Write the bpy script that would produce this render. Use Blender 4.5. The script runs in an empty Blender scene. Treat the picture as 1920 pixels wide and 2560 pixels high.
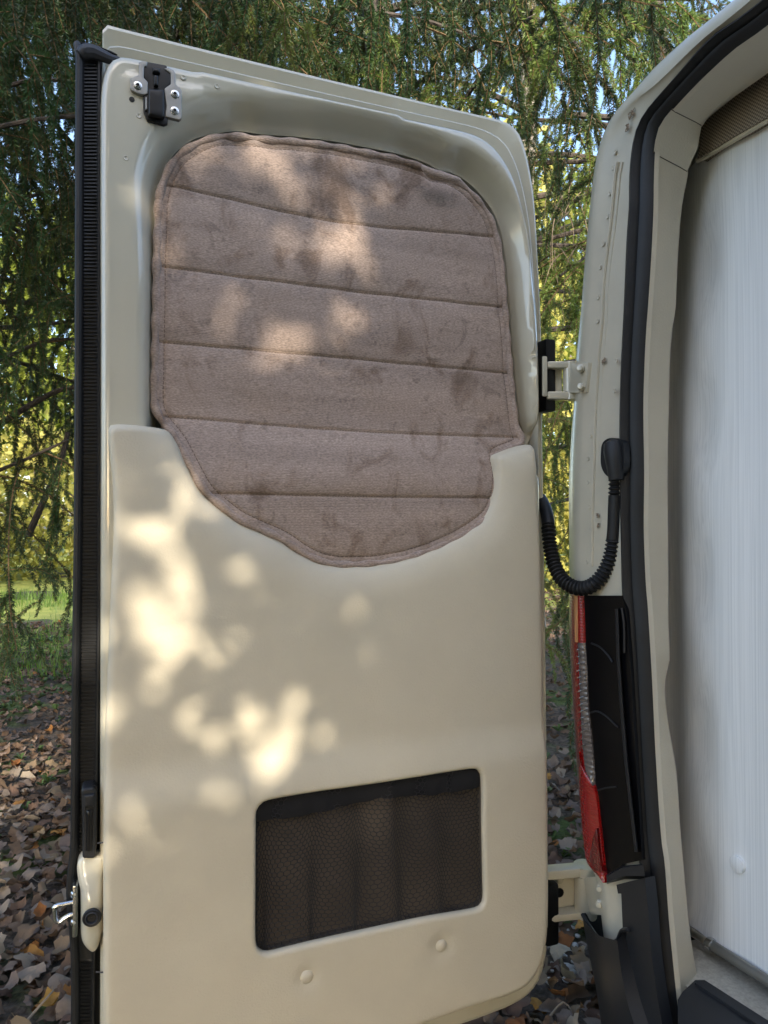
import bpy, bmesh, math, random
import numpy as np
from mathutils import Vector, Matrix
from mathutils.geometry import delaunay_2d_cdt
random.seed(7); rng = np.random.default_rng(7)
scene = bpy.context.scene
R = math.radians

# ------------------------------------------------------------------ camera
FPX = 1775.0; HEAD = R(69.0); PITCH = R(0.8)
CAM = Vector((0.0, 0.0, 1.30))
FW = Vector((math.cos(HEAD)*math.cos(PITCH), math.sin(HEAD)*math.cos(PITCH), math.sin(PITCH)))
RT = Vector((math.sin(HEAD), -math.cos(HEAD), 0.0))
UP = RT.cross(FW)
cd = bpy.data.cameras.new('camera'); cam = bpy.data.objects.new('camera', cd)
scene.collection.objects.link(cam); scene.camera = cam
cd.sensor_fit = 'HORIZONTAL'; cd.sensor_width = 36.0; cd.lens = 36.0*FPX/1920.0
cd.clip_start = 0.02; cd.clip_end = 600.0
M3 = Matrix((RT, UP, -FW)).transposed()
cam.matrix_world = Matrix.Translation(CAM) @ M3.to_4x4()

# ------------------------------------------------------------------ world, sun, exposure
LDIR = Vector((0.29, 0.86, -0.43)).normalized()          # the way the sunlight travels
SUN = -LDIR
w = bpy.data.worlds.new('World'); scene.world = w; w.use_nodes = True
nt = w.node_tree; bg = nt.nodes['Background']
sky = nt.nodes.new('ShaderNodeTexSky'); sky.sky_type = 'NISHITA'; sky.sun_disc = False
sky.sun_elevation = math.asin(SUN.z); sky.sun_rotation = math.atan2(SUN.x, SUN.y)
sky.air_density = 1.0; sky.dust_density = 2.0; sky.ozone_density = 1.0
nt.links.new(sky.outputs[0], bg.inputs[0]); bg.inputs[1].default_value = 0.15
sd = bpy.data.lights.new('sun', 'SUN'); so = bpy.data.objects.new('sun', sd); scene.collection.objects.link(so)
sd.energy = 2.0; sd.angle = R(0.53); sd.color = (1.0, 0.89, 0.72)
so.rotation_euler = LDIR.to_track_quat('-Z', 'Y').to_euler(); so.location = (-2, -6, 9)
scene.view_settings.view_transform = 'Standard'; scene.view_settings.look = 'None'
scene.view_settings.gamma = 1.0; scene.view_settings.exposure = 1.82

# ------------------------------------------------------------------ pixel -> place (direction only; the plane gives the distance)
def ray(px, py):
    return FW + RT*((px-960.0)/FPX) + UP*((1280.0-py)/FPX)
def onY(px, py, y):
    d = ray(px, py); return CAM + d*((y-CAM.y)/d.y)
def onX(px, py, x):
    d = ray(px, py); return CAM + d*((x-CAM.x)/d.x)
def onZ(px, py, z):
    d = ray(px, py); return CAM + d*((z-CAM.z)/d.z)
def at(px, py, t):
    return CAM + ray(px, py)*t
D = 1.13            # plane of the open door's inner face
X0 = 0.80           # plane of the van's rear face
YC = 0.19           # middle of the rear opening

# ------------------------------------------------------------------ materials
MATS = {}
def mat(name, col, rough=0.5, metal=0.0, coat=0.0, var=0.0, vscale=8.0, bump=0.0, bscale=200.0, col2=None,
        detail=4.0, sub=0.0, spec=0.5, trans=0.0, stretch=None, rnd=0.0, bdist=0.002, croughness=0.05, sheen=0.0):
    m = bpy.data.materials.new(name); m.use_nodes = True; MATS[name] = m
    n = m.node_tree.nodes; l = m.node_tree.links; p = n['Principled BSDF']
    p.inputs['Base Color'].default_value = (*col, 1); p.inputs['Roughness'].default_value = rough
    p.inputs['Metallic'].default_value = metal; p.inputs['Coat Weight'].default_value = coat
    p.inputs['Coat Roughness'].default_value = croughness
    p.inputs['Specular IOR Level'].default_value = spec
    if sheen: p.inputs['Sheen Weight'].default_value = sheen; p.inputs['Sheen Roughness'].default_value = 0.4
    if trans: p.inputs['Transmission Weight'].default_value = trans
    tc = n.new('ShaderNodeTexCoord'); geo = n.new('ShaderNodeNewGeometry')
    src = geo.outputs['Position']
    if stretch:
        mp = n.new('ShaderNodeMapping'); mp.inputs['Scale'].default_value = stretch
        l.new(src, mp.inputs[0]); src = mp.outputs[0]
    colout = None
    if var or col2:
        nz = n.new('ShaderNodeTexNoise'); nz.inputs['Scale'].default_value = vscale; nz.inputs['Detail'].default_value = detail
        nz.inputs['Roughness'].default_value = 0.65
        l.new(src, nz.inputs['Vector'])
        cr = n.new('ShaderNodeValToRGB'); cr.color_ramp.elements[0].position = 0.32; cr.color_ramp.elements[1].position = 0.68
        c2 = col2 if col2 else tuple(min(1, c*(1+var)) for c in col)
        c1 = col if col2 else tuple(c*(1-var) for c in col)
        cr.color_ramp.elements[0].color = (*c1, 1); cr.color_ramp.elements[1].color = (*c2, 1)
        l.new(nz.outputs['Fac'], cr.inputs[0]); colout = cr.outputs[0]
    if rnd:
        oi = n.new('ShaderNodeObjectInfo'); hs = n.new('ShaderNodeHueSaturation')
        mr = n.new('ShaderNodeMapRange'); mr.inputs[3].default_value = 1-rnd; mr.inputs[4].default_value = 1+rnd
        l.new(oi.outputs['Random'], mr.inputs[0]); l.new(mr.outputs[0], hs.inputs['Value'])
        mr2 = n.new('ShaderNodeMapRange'); mr2.inputs[3].default_value = 0.5-rnd*0.06; mr2.inputs[4].default_value = 0.5+rnd*0.06
        l.new(oi.outputs['Random'], mr2.inputs[0]); l.new(mr2.outputs[0], hs.inputs['Hue'])
        if colout: l.new(colout, hs.inputs['Color'])
        else: hs.inputs['Color'].default_value = (*col, 1)
        colout = hs.outputs[0]
    if colout: l.new(colout, p.inputs['Base Color'])
    if bump:
        nb = n.new('ShaderNodeTexNoise'); nb.inputs['Scale'].default_value = bscale; nb.inputs['Detail'].default_value = 3
        l.new(src, nb.inputs['Vector'])
        b = n.new('ShaderNodeBump'); b.inputs['Strength'].default_value = bump; b.inputs['Distance'].default_value = bdist
        l.new(nb.outputs['Fac'], b.inputs['Height']); l.new(b.outputs[0], p.inputs['Normal'])
    if sub:                                       # thin leaf: part of the light passes through
        tr = n.new('ShaderNodeBsdfTranslucent'); mx = n.new('ShaderNodeMixShader'); mx.inputs[0].default_value = sub
        if colout: l.new(colout, tr.inputs[0])
        else: tr.inputs[0].default_value = (*col, 1)
        l.new(p.outputs[0], mx.inputs[1]); l.new(tr.outputs[0], mx.inputs[2])
        l.new(mx.outputs[0], n['Material Output'].inputs['Surface'])
    return m

mat('paint', (0.57, 0.535, 0.425), rough=0.30, coat=1.0, var=0.03, vscale=6, bump=0.04, bscale=30, croughness=0.05)
for _m in ('paint',): MATS[_m].node_tree.nodes['Principled BSDF'].inputs['Coat IOR'].default_value = 1.65
mat('paint_jamb', (0.55, 0.515, 0.415), rough=0.34, coat=0.4, var=0.05, vscale=12, bump=0.08, bscale=60, croughness=0.12)
mat('vinyl', (0.63, 0.568, 0.44), rough=0.5, var=0.045, vscale=5, bump=0.35, bscale=320, bdist=0.0018)
mat('rubber', (0.007, 0.008, 0.010), rough=0.55, var=0.25, vscale=30, bump=0.15, bscale=120)
mat('rubber_blue', (0.03, 0.032, 0.04), rough=0.5, var=0.2, vscale=20)
mat('bumper_plastic', (0.014, 0.0155, 0.019), rough=0.5, var=0.12, vscale=14, bump=0.3, bscale=700, bdist=0.0006)
mat('black_plastic', (0.008, 0.008, 0.009), rough=0.3, spec=0.4)
mat('black_gloss', (0.003, 0.003, 0.004), rough=0.28, var=0.3, vscale=6, spec=0.15)
mat('steel', (0.62, 0.60, 0.56), rough=0.32, metal=1.0, var=0.08, vscale=60)
mat('zinc', (0.66, 0.67, 0.68), rough=0.26, metal=1.0, var=0.1, vscale=40)
mat('bracket', (0.30, 0.295, 0.275), rough=0.45, metal=0.85, var=0.05, vscale=50)
mat('thread', (0.14, 0.095, 0.07), rough=0.9)
mat('net', (0.006, 0.006, 0.009), rough=0.5)
mat('elastic', (0.006, 0.006, 0.008), rough=0.85, bump=0.4, bscale=80)
mat('pocket_shade', (0.085, 0.066, 0.048), rough=0.7, var=0.18, vscale=10)  # dark brown holds the shade inside the pocket; the steel is cream
mat('glass_dark', (0.01, 0.012, 0.012), rough=0.05, coat=0.5)
mat('carpet', (0.60, 0.55, 0.45), rough=0.9, col2=(0.44, 0.39, 0.31), vscale=160, bump=0.5, bscale=300)
mat('woven', (0.20, 0.165, 0.125), rough=0.85)
mat('bark', (0.045, 0.035, 0.028), rough=0.9, col2=(0.10, 0.08, 0.065), vscale=16, bump=0.8, bscale=40, stretch=(1, 1, 0.3), bdist=0.02)
mat('bark_pale', (0.20, 0.175, 0.15), rough=0.9, col2=(0.30, 0.27, 0.23), vscale=12, bump=0.7, bscale=30, stretch=(1, 1, 0.3), bdist=0.02)
mat('dead_twig', (0.26, 0.20, 0.14), rough=0.9)
mat('twig', (0.16, 0.10, 0.045), rough=0.9)
mat('needle', (0.034, 0.068, 0.021), rough=0.42, sub=0.25, rnd=0.35, col2=(0.072, 0.118, 0.032), vscale=5)
mat('needle_lit', (0.14, 0.20, 0.04), rough=0.42, sub=0.35, rnd=0.3, col2=(0.22, 0.26, 0.06), vscale=5)  # yellower, paler copy of needle with sunlight put into its colour
mat('leaf_green', (0.16, 0.22, 0.035), rough=0.5, sub=0.45, col2=(0.30, 0.34, 0.06), vscale=1.2)
mat('leaf_yellow', (0.42, 0.42, 0.09), rough=0.5, sub=0.45, col2=(0.60, 0.54, 0.17), vscale=1.0)
mat('shade_leaf', (0.08, 0.13, 0.03), rough=0.5, sub=0.15, var=0.2, vscale=2)
mat('grass', (0.08, 0.17, 0.025), rough=0.5, sub=0.35, col2=(0.15, 0.24, 0.04), vscale=3)
mat('weed', (0.075, 0.125, 0.03), rough=0.5, sub=0.3, rnd=0.2)
mat('dead_leaf', (0.175, 0.118, 0.078), spec=0.15, rough=0.8, rnd=0.35, col2=(0.15, 0.105, 0.072), vscale=30, sub=0.08, bump=0.4, bscale=90)
mat('dead_leaf_grey', (0.25, 0.198, 0.152), spec=0.15, rough=0.8, rnd=0.3, col2=(0.20, 0.16, 0.13), vscale=30, sub=0.08, bump=0.4, bscale=90)
mat('dead_leaf_orange', (0.36, 0.17, 0.05), spec=0.15, rough=0.8, rnd=0.3, col2=(0.24, 0.11, 0.04), vscale=30, sub=0.1, bump=0.4, bscale=90)
mat('stone', (0.42, 0.40, 0.37), rough=0.8, var=0.25, vscale=20, bump=0.4, bscale=60)
mat('red_lens', (0.29, 0.004, 0.004), rough=0.06, coat=1.0, sub=0.0)
mat('red_deep', (0.13, 0.003, 0.003), rough=0.1, coat=1.0)
mat('golden_reflection', (0.50, 0.24, 0.10), rough=0.12, coat=1.0)  # colour of a golden reflection on the lamp
mat('clear_lens', (0.16, 0.14, 0.135), rough=0.1, coat=1.0, metal=0.35)

def lensbump(name, scale):
    m = MATS[name]; n = m.node_tree.nodes; l = m.node_tree.links; p = n['Principled BSDF']
    g = n.new('ShaderNodeNewGeometry'); wv = n.new('ShaderNodeTexWave'); wv.bands_direction = 'Z'
    wv.inputs['Scale'].default_value = scale; l.new(g.outputs['Position'], wv.inputs['Vector'])
    b = n.new('ShaderNodeBump'); b.inputs['Strength'].default_value = 0.35; b.inputs['Distance'].default_value = 0.002
    l.new(wv.outputs['Fac'], b.inputs['Height']); l.new(b.outputs[0], p.inputs['Normal'])
lensbump('red_lens', 60); lensbump('clear_lens', 35); lensbump('red_deep', 80)

def fabric_material():
    m = mat('fabric', (0.385, 0.296, 0.246), rough=0.85, sheen=0.3)
    n = m.node_tree.nodes; l = m.node_tree.links; p = n['Principled BSDF']
    g = n.new('ShaderNodeNewGeometry')
    # nap brushed two ways: soft dark strokes and smudges
    mp = n.new('ShaderNodeMapping'); mp.inputs['Scale'].default_value = (9, 9, 6); l.new(g.outputs['Position'], mp.inputs[0])
    a = n.new('ShaderNodeTexNoise'); a.inputs['Scale'].default_value = 1.6; a.inputs['Detail'].default_value = 5; a.inputs['Roughness'].default_value = .6; a.inputs['Distortion'].default_value = .8
    l.new(mp.outputs[0], a.inputs[0])
    cr = n.new('ShaderNodeValToRGB'); e = cr.color_ramp.elements
    e[0].position = .34; e[0].color = (0.235, 0.165, 0.125, 1); e[1].position = .47; e[1].color = (0.385, 0.296, 0.246, 1)
    l.new(a.outputs['Fac'], cr.inputs[0])
    s = n.new('ShaderNodeTexNoise'); s.inputs['Scale'].default_value = 520; s.inputs['Detail'].default_value = 2
    mp2 = n.new('ShaderNodeMapping'); mp2.inputs['Scale'].default_value = (.45, .45, 1.3); l.new(g.outputs['Position'], mp2.inputs[0]); l.new(mp2.outputs[0], s.inputs[0])
    mr = n.new('ShaderNodeMapRange'); mr.inputs[1].default_value = .3; mr.inputs[2].default_value = .7; mr.inputs[3].default_value = .68; mr.inputs[4].default_value = 1.28
    l.new(s.outputs['Fac'], mr.inputs[0])
    mx = n.new('ShaderNodeMix'); mx.data_type = 'RGBA'; mx.blend_type = 'MULTIPLY'; mx.inputs[0].default_value = 1.0
    sm = n.new('ShaderNodeTexNoise'); sm.inputs['Scale'].default_value = 26; sm.inputs['Detail'].default_value = 3; sm.inputs['Distortion'].default_value = 1.5; l.new(g.outputs['Position'], sm.inputs[0])
    sr = n.new('ShaderNodeMapRange'); sr.inputs[1].default_value = .62; sr.inputs[2].default_value = .70; sr.inputs[3].default_value = 1.0; sr.inputs[4].default_value = .74; l.new(sm.outputs['Fac'], sr.inputs[0])
    mp3 = n.new('ShaderNodeMapping'); mp3.inputs['Scale'].default_value = (2.2, 2.2, 34); l.new(g.outputs['Position'], mp3.inputs[0])
    ln = n.new('ShaderNodeTexNoise'); ln.inputs['Scale'].default_value = 1.0; ln.inputs['Detail'].default_value = 4; l.new(mp3.outputs[0], ln.inputs[0])
    lr = n.new('ShaderNodeMapRange'); lr.inputs[1].default_value = .3; lr.inputs[2].default_value = .7; lr.inputs[3].default_value = .86; lr.inputs[4].default_value = 1.12; l.new(ln.outputs['Fac'], lr.inputs[0])
    m1 = n.new('ShaderNodeMath'); m1.operation = 'MULTIPLY'; l.new(sr.outputs[0], m1.inputs[0]); l.new(lr.outputs[0], m1.inputs[1])
    m2 = n.new('ShaderNodeMath'); m2.operation = 'MULTIPLY'; l.new(m1.outputs[0], m2.inputs[0]); l.new(mr.outputs[0], m2.inputs[1])
    l.new(cr.outputs[0], mx.inputs[6]); l.new(m2.outputs[0], mx.inputs[7]); l.new(mx.outputs[2], p.inputs['Base Color'])
    wv = n.new('ShaderNodeTexWave'); wv.bands_direction = 'Z'; wv.inputs['Scale'].default_value = 120; wv.inputs['Distortion'].default_value = 1.2; wv.inputs['Detail'].default_value = 2
    l.new(g.outputs['Position'], wv.inputs['Vector'])
    ad = n.new('ShaderNodeMath'); ad.operation = 'ADD'; l.new(wv.outputs['Fac'], ad.inputs[0]); l.new(s.outputs['Fac'], ad.inputs[1])
    b = n.new('ShaderNodeBump'); b.inputs['Strength'].default_value = .3; b.inputs['Distance'].default_value = .0012
    l.new(ad.outputs[0], b.inputs['Height']); l.new(b.outputs[0], p.inputs['Normal'])
fabric_material()

def streak_material():
    m = mat('streaked_white', (0.80, 0.80, 0.79), rough=0.45)
    n = m.node_tree.nodes; l = m.node_tree.links; p = n['Principled BSDF']
    g = n.new('ShaderNodeNewGeometry'); mp = n.new('ShaderNodeMapping'); mp.inputs['Scale'].default_value = (330, 330, 1.2)
    l.new(g.outputs['Position'], mp.inputs[0])
    a = n.new('ShaderNodeTexNoise'); a.inputs['Scale'].default_value = 1.0; a.inputs['Detail'].default_value = 4; l.new(mp.outputs[0], a.inputs[0])
    cr = n.new('ShaderNodeValToRGB'); e = cr.color_ramp.elements
    e[0].position = .30; e[0].color = (0.80, 0.805, 0.80, 1); e[1].position = .60; e[1].color = (0.93, 0.93, 0.92, 1)
    l.new(a.outputs['Fac'], cr.inputs[0]); l.new(cr.outputs[0], p.inputs['Base Color'])
streak_material()

def woven_material():
    m = MATS['woven']; n = m.node_tree.nodes; l = m.node_tree.links; p = n['Principled BSDF']
    g = n.new('ShaderNodeNewGeometry'); ck = n.new('ShaderNodeTexChecker'); ck.inputs['Scale'].default_value = 330
    ck.inputs[1].default_value = (0.34, 0.28, 0.21, 1); ck.inputs[2].default_value = (0.12, 0.095, 0.07, 1)
    l.new(g.outputs['Position'], ck.inputs[0]); l.new(ck.outputs[0], p.inputs['Base Color'])
woven_material()

def ground_material():
    m = mat('soil', (0.07, 0.05, 0.035), rough=0.95)
    n = m.node_tree.nodes; l = m.node_tree.links; p = n['Principled BSDF']
    g = n.new('ShaderNodeNewGeometry')
    a = n.new('ShaderNodeTexNoise'); a.inputs['Scale'].default_value = 2.2; a.inputs['Detail'].default_value = 6; l.new(g.outputs['Position'], a.inputs[0])
    b = n.new('ShaderNodeTexNoise'); b.inputs['Scale'].default_value = 45; b.inputs['Detail'].default_value = 5; l.new(g.outputs['Position'], b.inputs[0])
    c1 = n.new('ShaderNodeValToRGB'); e = c1.color_ramp.elements
    e[0].position = .3; e[0].color = (0.035, 0.026, 0.018, 1); e[1].position = .7; e[1].color = (0.13, 0.10, 0.075, 1); l.new(b.outputs['Fac'], c1.inputs[0])
    c2 = n.new('ShaderNodeValToRGB'); e = c2.color_ramp.elements
    e[0].position = .3; e[0].color = (0.04, 0.065, 0.012, 1); e[1].position = .7; e[1].color = (0.10, 0.14, 0.03, 1); l.new(b.outputs['Fac'], c2.inputs[0])
    th = n.new('ShaderNodeValToRGB'); th.color_ramp.elements[0].position = .50; th.color_ramp.elements[1].position = .60; l.new(a.outputs['Fac'], th.inputs[0])
    mx = n.new('ShaderNodeMix'); mx.data_type = 'RGBA'; l.new(th.outputs[0], mx.inputs[0]); l.new(c1.outputs[0], mx.inputs[6]); l.new(c2.outputs[0], mx.inputs[7])
    l.new(mx.outputs[2], p.inputs['Base Color'])
    bp = n.new('ShaderNodeBump'); bp.inputs['Strength'].default_value = .9; bp.inputs['Distance'].default_value = .02
    l.new(b.outputs['Fac'], bp.inputs['Height']); l.new(bp.outputs[0], p.inputs['Normal'])
ground_material()
mat('lawn', (0.20, 0.26, 0.045), rough=0.9, col2=(0.36, 0.37, 0.09), vscale=4, bump=0.8, bscale=60, bdist=0.03)

# ------------------------------------------------------------------ object helpers
COL = scene.collection
W = {}
def place(o, parent=None, world=None):
    COL.objects.link(o)
    world = world or Matrix.Identity(4)
    if parent is not None:
        o.parent = parent; o.matrix_parent_inverse = Matrix.Identity(4)
        o.matrix_basis = W[parent.name].inverted() @ world
    else:
        o.matrix_basis = world
    W[o.name] = world
    return o
def tag(o, label=None, cat=None, group=None, kind=None):
    if label: o['label'] = label
    if cat: o['category'] = cat
    if group: o['group'] = group
    if kind: o['kind'] = kind
    return o
def empty(name, loc, parent=None):
    o = bpy.data.objects.new(name, None); o.empty_display_size = 0.1
    return place(o, parent, Matrix.Translation(loc))
def mesh_data(name, verts, faces, mats, smooth=True, angle=35, fm=None, merge=False):
    me = bpy.data.meshes.new(name)
    me.from_pydata([tuple(v) for v in verts], [], [tuple(f) for f in faces])
    for m in (mats if isinstance(mats, (list, tuple)) else [mats]): me.materials.append(MATS[m])
    if fm is not None: me.polygons.foreach_set('material_index', fm)
    if merge:
        bm = bmesh.new(); bm.from_mesh(me); bmesh.ops.remove_doubles(bm, verts=bm.verts, dist=2e-5)
        bmesh.ops.recalc_face_normals(bm, faces=bm.faces); bm.to_mesh(me); bm.free()
    me.polygons.foreach_set('use_smooth', [smooth]*len(me.polygons))
    if smooth and angle: me.set_sharp_from_angle(angle=R(angle))
    me.update()
    return me
def mk(name, verts, faces, mats, parent=None, smooth=True, angle=35, fm=None, merge=False):
    v = np.array([tuple(p) for p in verts], float); c = (v.min(0)+v.max(0))/2
    me = mesh_data(name, v-c, faces, mats, smooth, angle, fm, merge)
    return place(bpy.data.objects.new(name, me), parent, Matrix.Translation(Vector(c)))
def share(name, me, parent, world):
    return place(bpy.data.objects.new(name, me), parent, world)
class Buf:
    def __init__(s): s.v = []; s.f = []; s.m = []
    def add(s, v, f, m=0):
        o = len(s.v); s.v += [tuple(p) for p in v]; s.f += [tuple(i+o for i in q) for q in f]; s.m += [m]*len(f); return s
    def mk(s, name, mats, parent=None, **k): return mk(name, s.v, s.f, mats, parent, fm=s.m if not k.get('merge') else None, **k)
def box(c, sx, sy, sz, rz=0, bev=0.0):
    bm = bmesh.new(); bmesh.ops.create_cube(bm, size=1.0)
    bmesh.ops.scale(bm, vec=(sx, sy, sz), verts=bm.verts)
    if bev: bmesh.ops.bevel(bm, geom=bm.edges[:], offset=bev, segments=2, affect='EDGES', profile=0.6)
    Mx = Matrix.Translation(Vector(c)) @ Matrix.Rotation(rz, 4, 'Z'); bm.transform(Mx)
    bm.verts.index_update()
    v = [tuple(p.co) for p in bm.verts]; f = [tuple(q.index for q in g.verts) for g in bm.faces]; bm.free()
    return v, f
def frame_of(d):
    d = Vector(d).normalized(); a = Vector((0, 0, 1)) if abs(d.z) < .9 else Vector((1, 0, 0))
    u = d.cross(a).normalized(); return u, d.cross(u).normalized()
def tube(path, rad, seg=10, cap=True, flat=None):
    P = [Vector(p) for p in path]; n = len(P); v = []; f = []
    rr = rad if hasattr(rad, '__len__') else [rad]*n
    t0 = (P[1]-P[0]).normalized(); u, wv = frame_of(t0)
    for i in range(n):
        t = (P[min(i+1, n-1)]-P[max(i-1, 0)]).normalized()
        u = (u - t*u.dot(t)).normalized(); q = t.cross(u)
        for k in range(seg):
            a = 2*math.pi*k/seg; v.append(P[i] + (u*math.cos(a)+q*math.sin(a))*rr[i])
    for i in range(n-1):
        for k in range(seg):
            a = i*seg+k; b = i*seg+(k+1) % seg; f.append((a, b, b+seg, a+seg))
    if cap: f.append(tuple(range(seg))[::-1]); f.append(tuple((n-1)*seg+k for k in range(seg)))
    return v, f
def lathe(c, axis, prof, seg=20):
    """prof: (radius, height along axis)"""
    u, q = frame_of(axis); a = Vector(axis).normalized(); c = Vector(c); v = []; f = []
    for r, h in prof:
        for k in range(seg):
            t = 2*math.pi*k/seg; v.append(c + a*h + (u*math.cos(t)+q*math.sin(t))*max(r, 1e-5))
    for i in range(len(prof)-1):
        for k in range(seg):
            p = i*seg+k; p2 = i*seg+(k+1) % seg; f.append((p, p2, p2+seg, p+seg))
    return v, f
def loft(loops, closed=False):
    n = len(loops[0]); v = [p for L in loops for p in L]; f = []
    for i in range(len(loops)-1):
        for k in range(n if closed else n-1):
            a = i*n+k; b = i*n+(k+1) % n; f.append((a, b, b+n, a+n))
    return v, f
def resample(pts, n, closed=False, sm=True):
    P = np.array([tuple(p) for p in pts], float)
    if sm:
        Q = []; m = len(P)
        for i in range(m if closed else m-1):
            if closed: p0, p1, p2, p3 = P[i-1], P[i], P[(i+1) % m], P[(i+2) % m]
            else: p0, p1, p2, p3 = P[max(i-1, 0)], P[i], P[i+1], P[min(i+2, m-1)]
            # centripetal Catmull-Rom
            d1 = max(np.linalg.norm(p1-p0), 1e-6)**.5; d2 = max(np.linalg.norm(p2-p1), 1e-6)**.5; d3 = max(np.linalg.norm(p3-p2), 1e-6)**.5
            t1 = (p2-p0)/(d1+d2)*d2 if np.linalg.norm(p1-p0) > 1e-6 else (p2-p1)
            t2 = (p3-p1)/(d2+d3)*d2 if np.linalg.norm(p3-p2) > 1e-6 else (p2-p1)
            for t in np.linspace(0, 1, 9)[:-1]:
                h = (2*t**3-3*t**2+1)*p1+(t**3-2*t**2+t)*t1+(-2*t**3+3*t**2)*p2+(t**3-t**2)*t2
                Q.append(h)
        if not closed: Q.append(P[-1])
        P = np.array(Q)
    if closed: P = np.vstack([P, P[:1]])
    s = np.r_[0, np.cumsum(np.linalg.norm(np.diff(P, axis=0), axis=1))]
    t = np.linspace(0, s[-1], n+1)[:-1] if closed else np.linspace(0, s[-1], n)
    return np.stack([np.interp(t, s, P[:, k]) for k in range(P.shape[1])], 1)
def inside(P, L):
    x, y = P[:, 0], P[:, 1]; r = np.zeros(len(P), bool); j = len(L)-1
    for i in range(len(L)):
        a, b = L[i], L[j]
        c = ((a[1] > y) != (b[1] > y)) & (x < (b[0]-a[0])*(y-a[1])/(b[1]-a[1]+1e-15)+a[0]); r ^= c; j = i
    return r
def seg_dist(P, L, closed=True):
    A = L; B = np.roll(L, -1, 0) if closed else None
    if not closed: A, B = L[:-1], L[1:]
    best = np.full(len(P), 1e9); idx = np.zeros(len(P), int)
    for i in range(len(A)):
        ab = B[i]-A[i]; t = np.clip(((P-A[i])@ab)/(ab@ab+1e-15), 0, 1)
        d = np.linalg.norm(P-A[i]-t[:, None]*ab, axis=1); k = d < best; best[k] = d[k]; idx[k] = i
    return best, idx
def hf_patch(outer, holes, spacing, hfun, rings=(.002, .005, .009, .014, .02), back=None, extra=None):
    """a sheet over a 2-D outline (x,z) whose depth y comes from hfun; walls go back to depth 'back'"""
    loops = [outer]+list(holes)
    pts = []
    for L in loops:
        T = np.roll(L, -1, 0)-np.roll(L, 1, 0); N = np.stack([-T[:, 1], T[:, 0]], 1); N /= np.linalg.norm(N, axis=1)[:, None]+1e-12
        for r in rings:
            for sgn in (1, -1): pts.append(L+N*r*sgn)
    mn, mxx = outer.min(0), outer.max(0)
    gx, gz = np.meshgrid(np.arange(mn[0], mxx[0], spacing), np.arange(mn[1], mxx[1], spacing))
    g = np.stack([gx.ravel(), gz.ravel()], 1); g += rng.uniform(-.1, .1, g.shape)*spacing
    def ok(P):
        k = inside(P, outer)
        for h in holes: k &= ~inside(P, h)
        return k
    R0 = rings[-1] if rings else 0
    P = np.vstack(pts) if pts else np.zeros((0, 2)); lev = np.concatenate([np.full(2*len(L), r) for L in loops for r in rings]) if rings else np.zeros(0)
    if len(P):
        k = ok(P); P = P[k]; lev = lev[k]
        dm = np.min([seg_dist(P, L)[0] for L in loops], 0); P = P[dm > lev*.93]
    k = ok(g); g = g[k]; dm = np.min([seg_dist(g, L)[0] for L in loops], 0); g = g[dm > R0+spacing*.45]
    allp = [P, g]
    if extra is not None:
        e = extra[ok(extra)]; allp.append(e)
    I = np.vstack(allp)
    V = np.vstack(loops+[I]); E = []; o = 0
    for L in loops:
        n = len(L); E += [(o+i, o+(i+1) % n) for i in range(n)]; o += n
    vo, eo, fo, _, _, _ = delaunay_2d_cdt([Vector(p) for p in V], E, [], 0, 1e-6)
    VV = np.array([tuple(p) for p in vo]); F = np.array([f for f in fo if len(f) == 3])
    C = VV[F].mean(1); F = F[ok(C)]
    y = hfun(VV)
    v3 = [(a[0], b, a[1]) for a, b in zip(VV, y)]; f3 = [tuple(f) for f in F]
    if back is not None:
        for L in loops:
            o = len(v3); n = len(L); yb = hfun(L)
            v3 += [(a[0], b, a[1]) for a, b in zip(L, yb)]
            v3 += [(a[0], back, a[1]) for a in L]
            f3 += [(o+i, o+(i+1) % n, o+n+(i+1) % n, o+n+i) for i in range(n)]
    return v3, f3
def pxY(pts, y): return [onY(a, b, y) for a, b in pts]
def xz(pts3): return np.array([(p[0], p[2]) for p in pts3])
def sstep(a, b, x): t = np.clip((x-a)/(b-a), 0, 1); return t*t*(3-2*t)
def rnd_edge(d, Rr): 
    q = np.clip(1-d/Rr, 0, 1); return Rr*(1-np.sqrt(np.clip(1-q*q, 0, 1)))
def xform(me_or_obj): pass
def d2s(pts): return [(a*1.1573, b*1.1573) for a, b in pts]     # traced on the reduced picture

# ================================================================== THE SETTING
def ground_z(x, y):
    return 0.05*np.sin(x*.9+1.0)*np.cos(y*.7) + 0.025*np.sin(2.3*x+.5)*np.sin(1.9*y) + 0.02*np.clip(y-6, 0, 20)
gx = np.concatenate([np.linspace(-150, -14, 12), np.linspace(-12, 14, 105), np.linspace(16, 150, 12)])
gy = np.concatenate([np.linspace(-150, -12, 10), np.linspace(-10, 16, 105), np.linspace(18, 200, 14)])
GX, GY = np.meshgrid(gx, gy); GZ = ground_z(GX, GY)
gv = np.stack([GX.ravel(), GY.ravel(), GZ.ravel()], 1); nx = len(gx)
gf = [(j*nx+i, j*nx+i+1, (j+1)*nx+i+1, (j+1)*nx+i) for j in range(len(gy)-1) for i in range(nx-1)]
ground = mk('ground', gv, gf, 'soil', angle=None); tag(ground, kind='structure')
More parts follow.
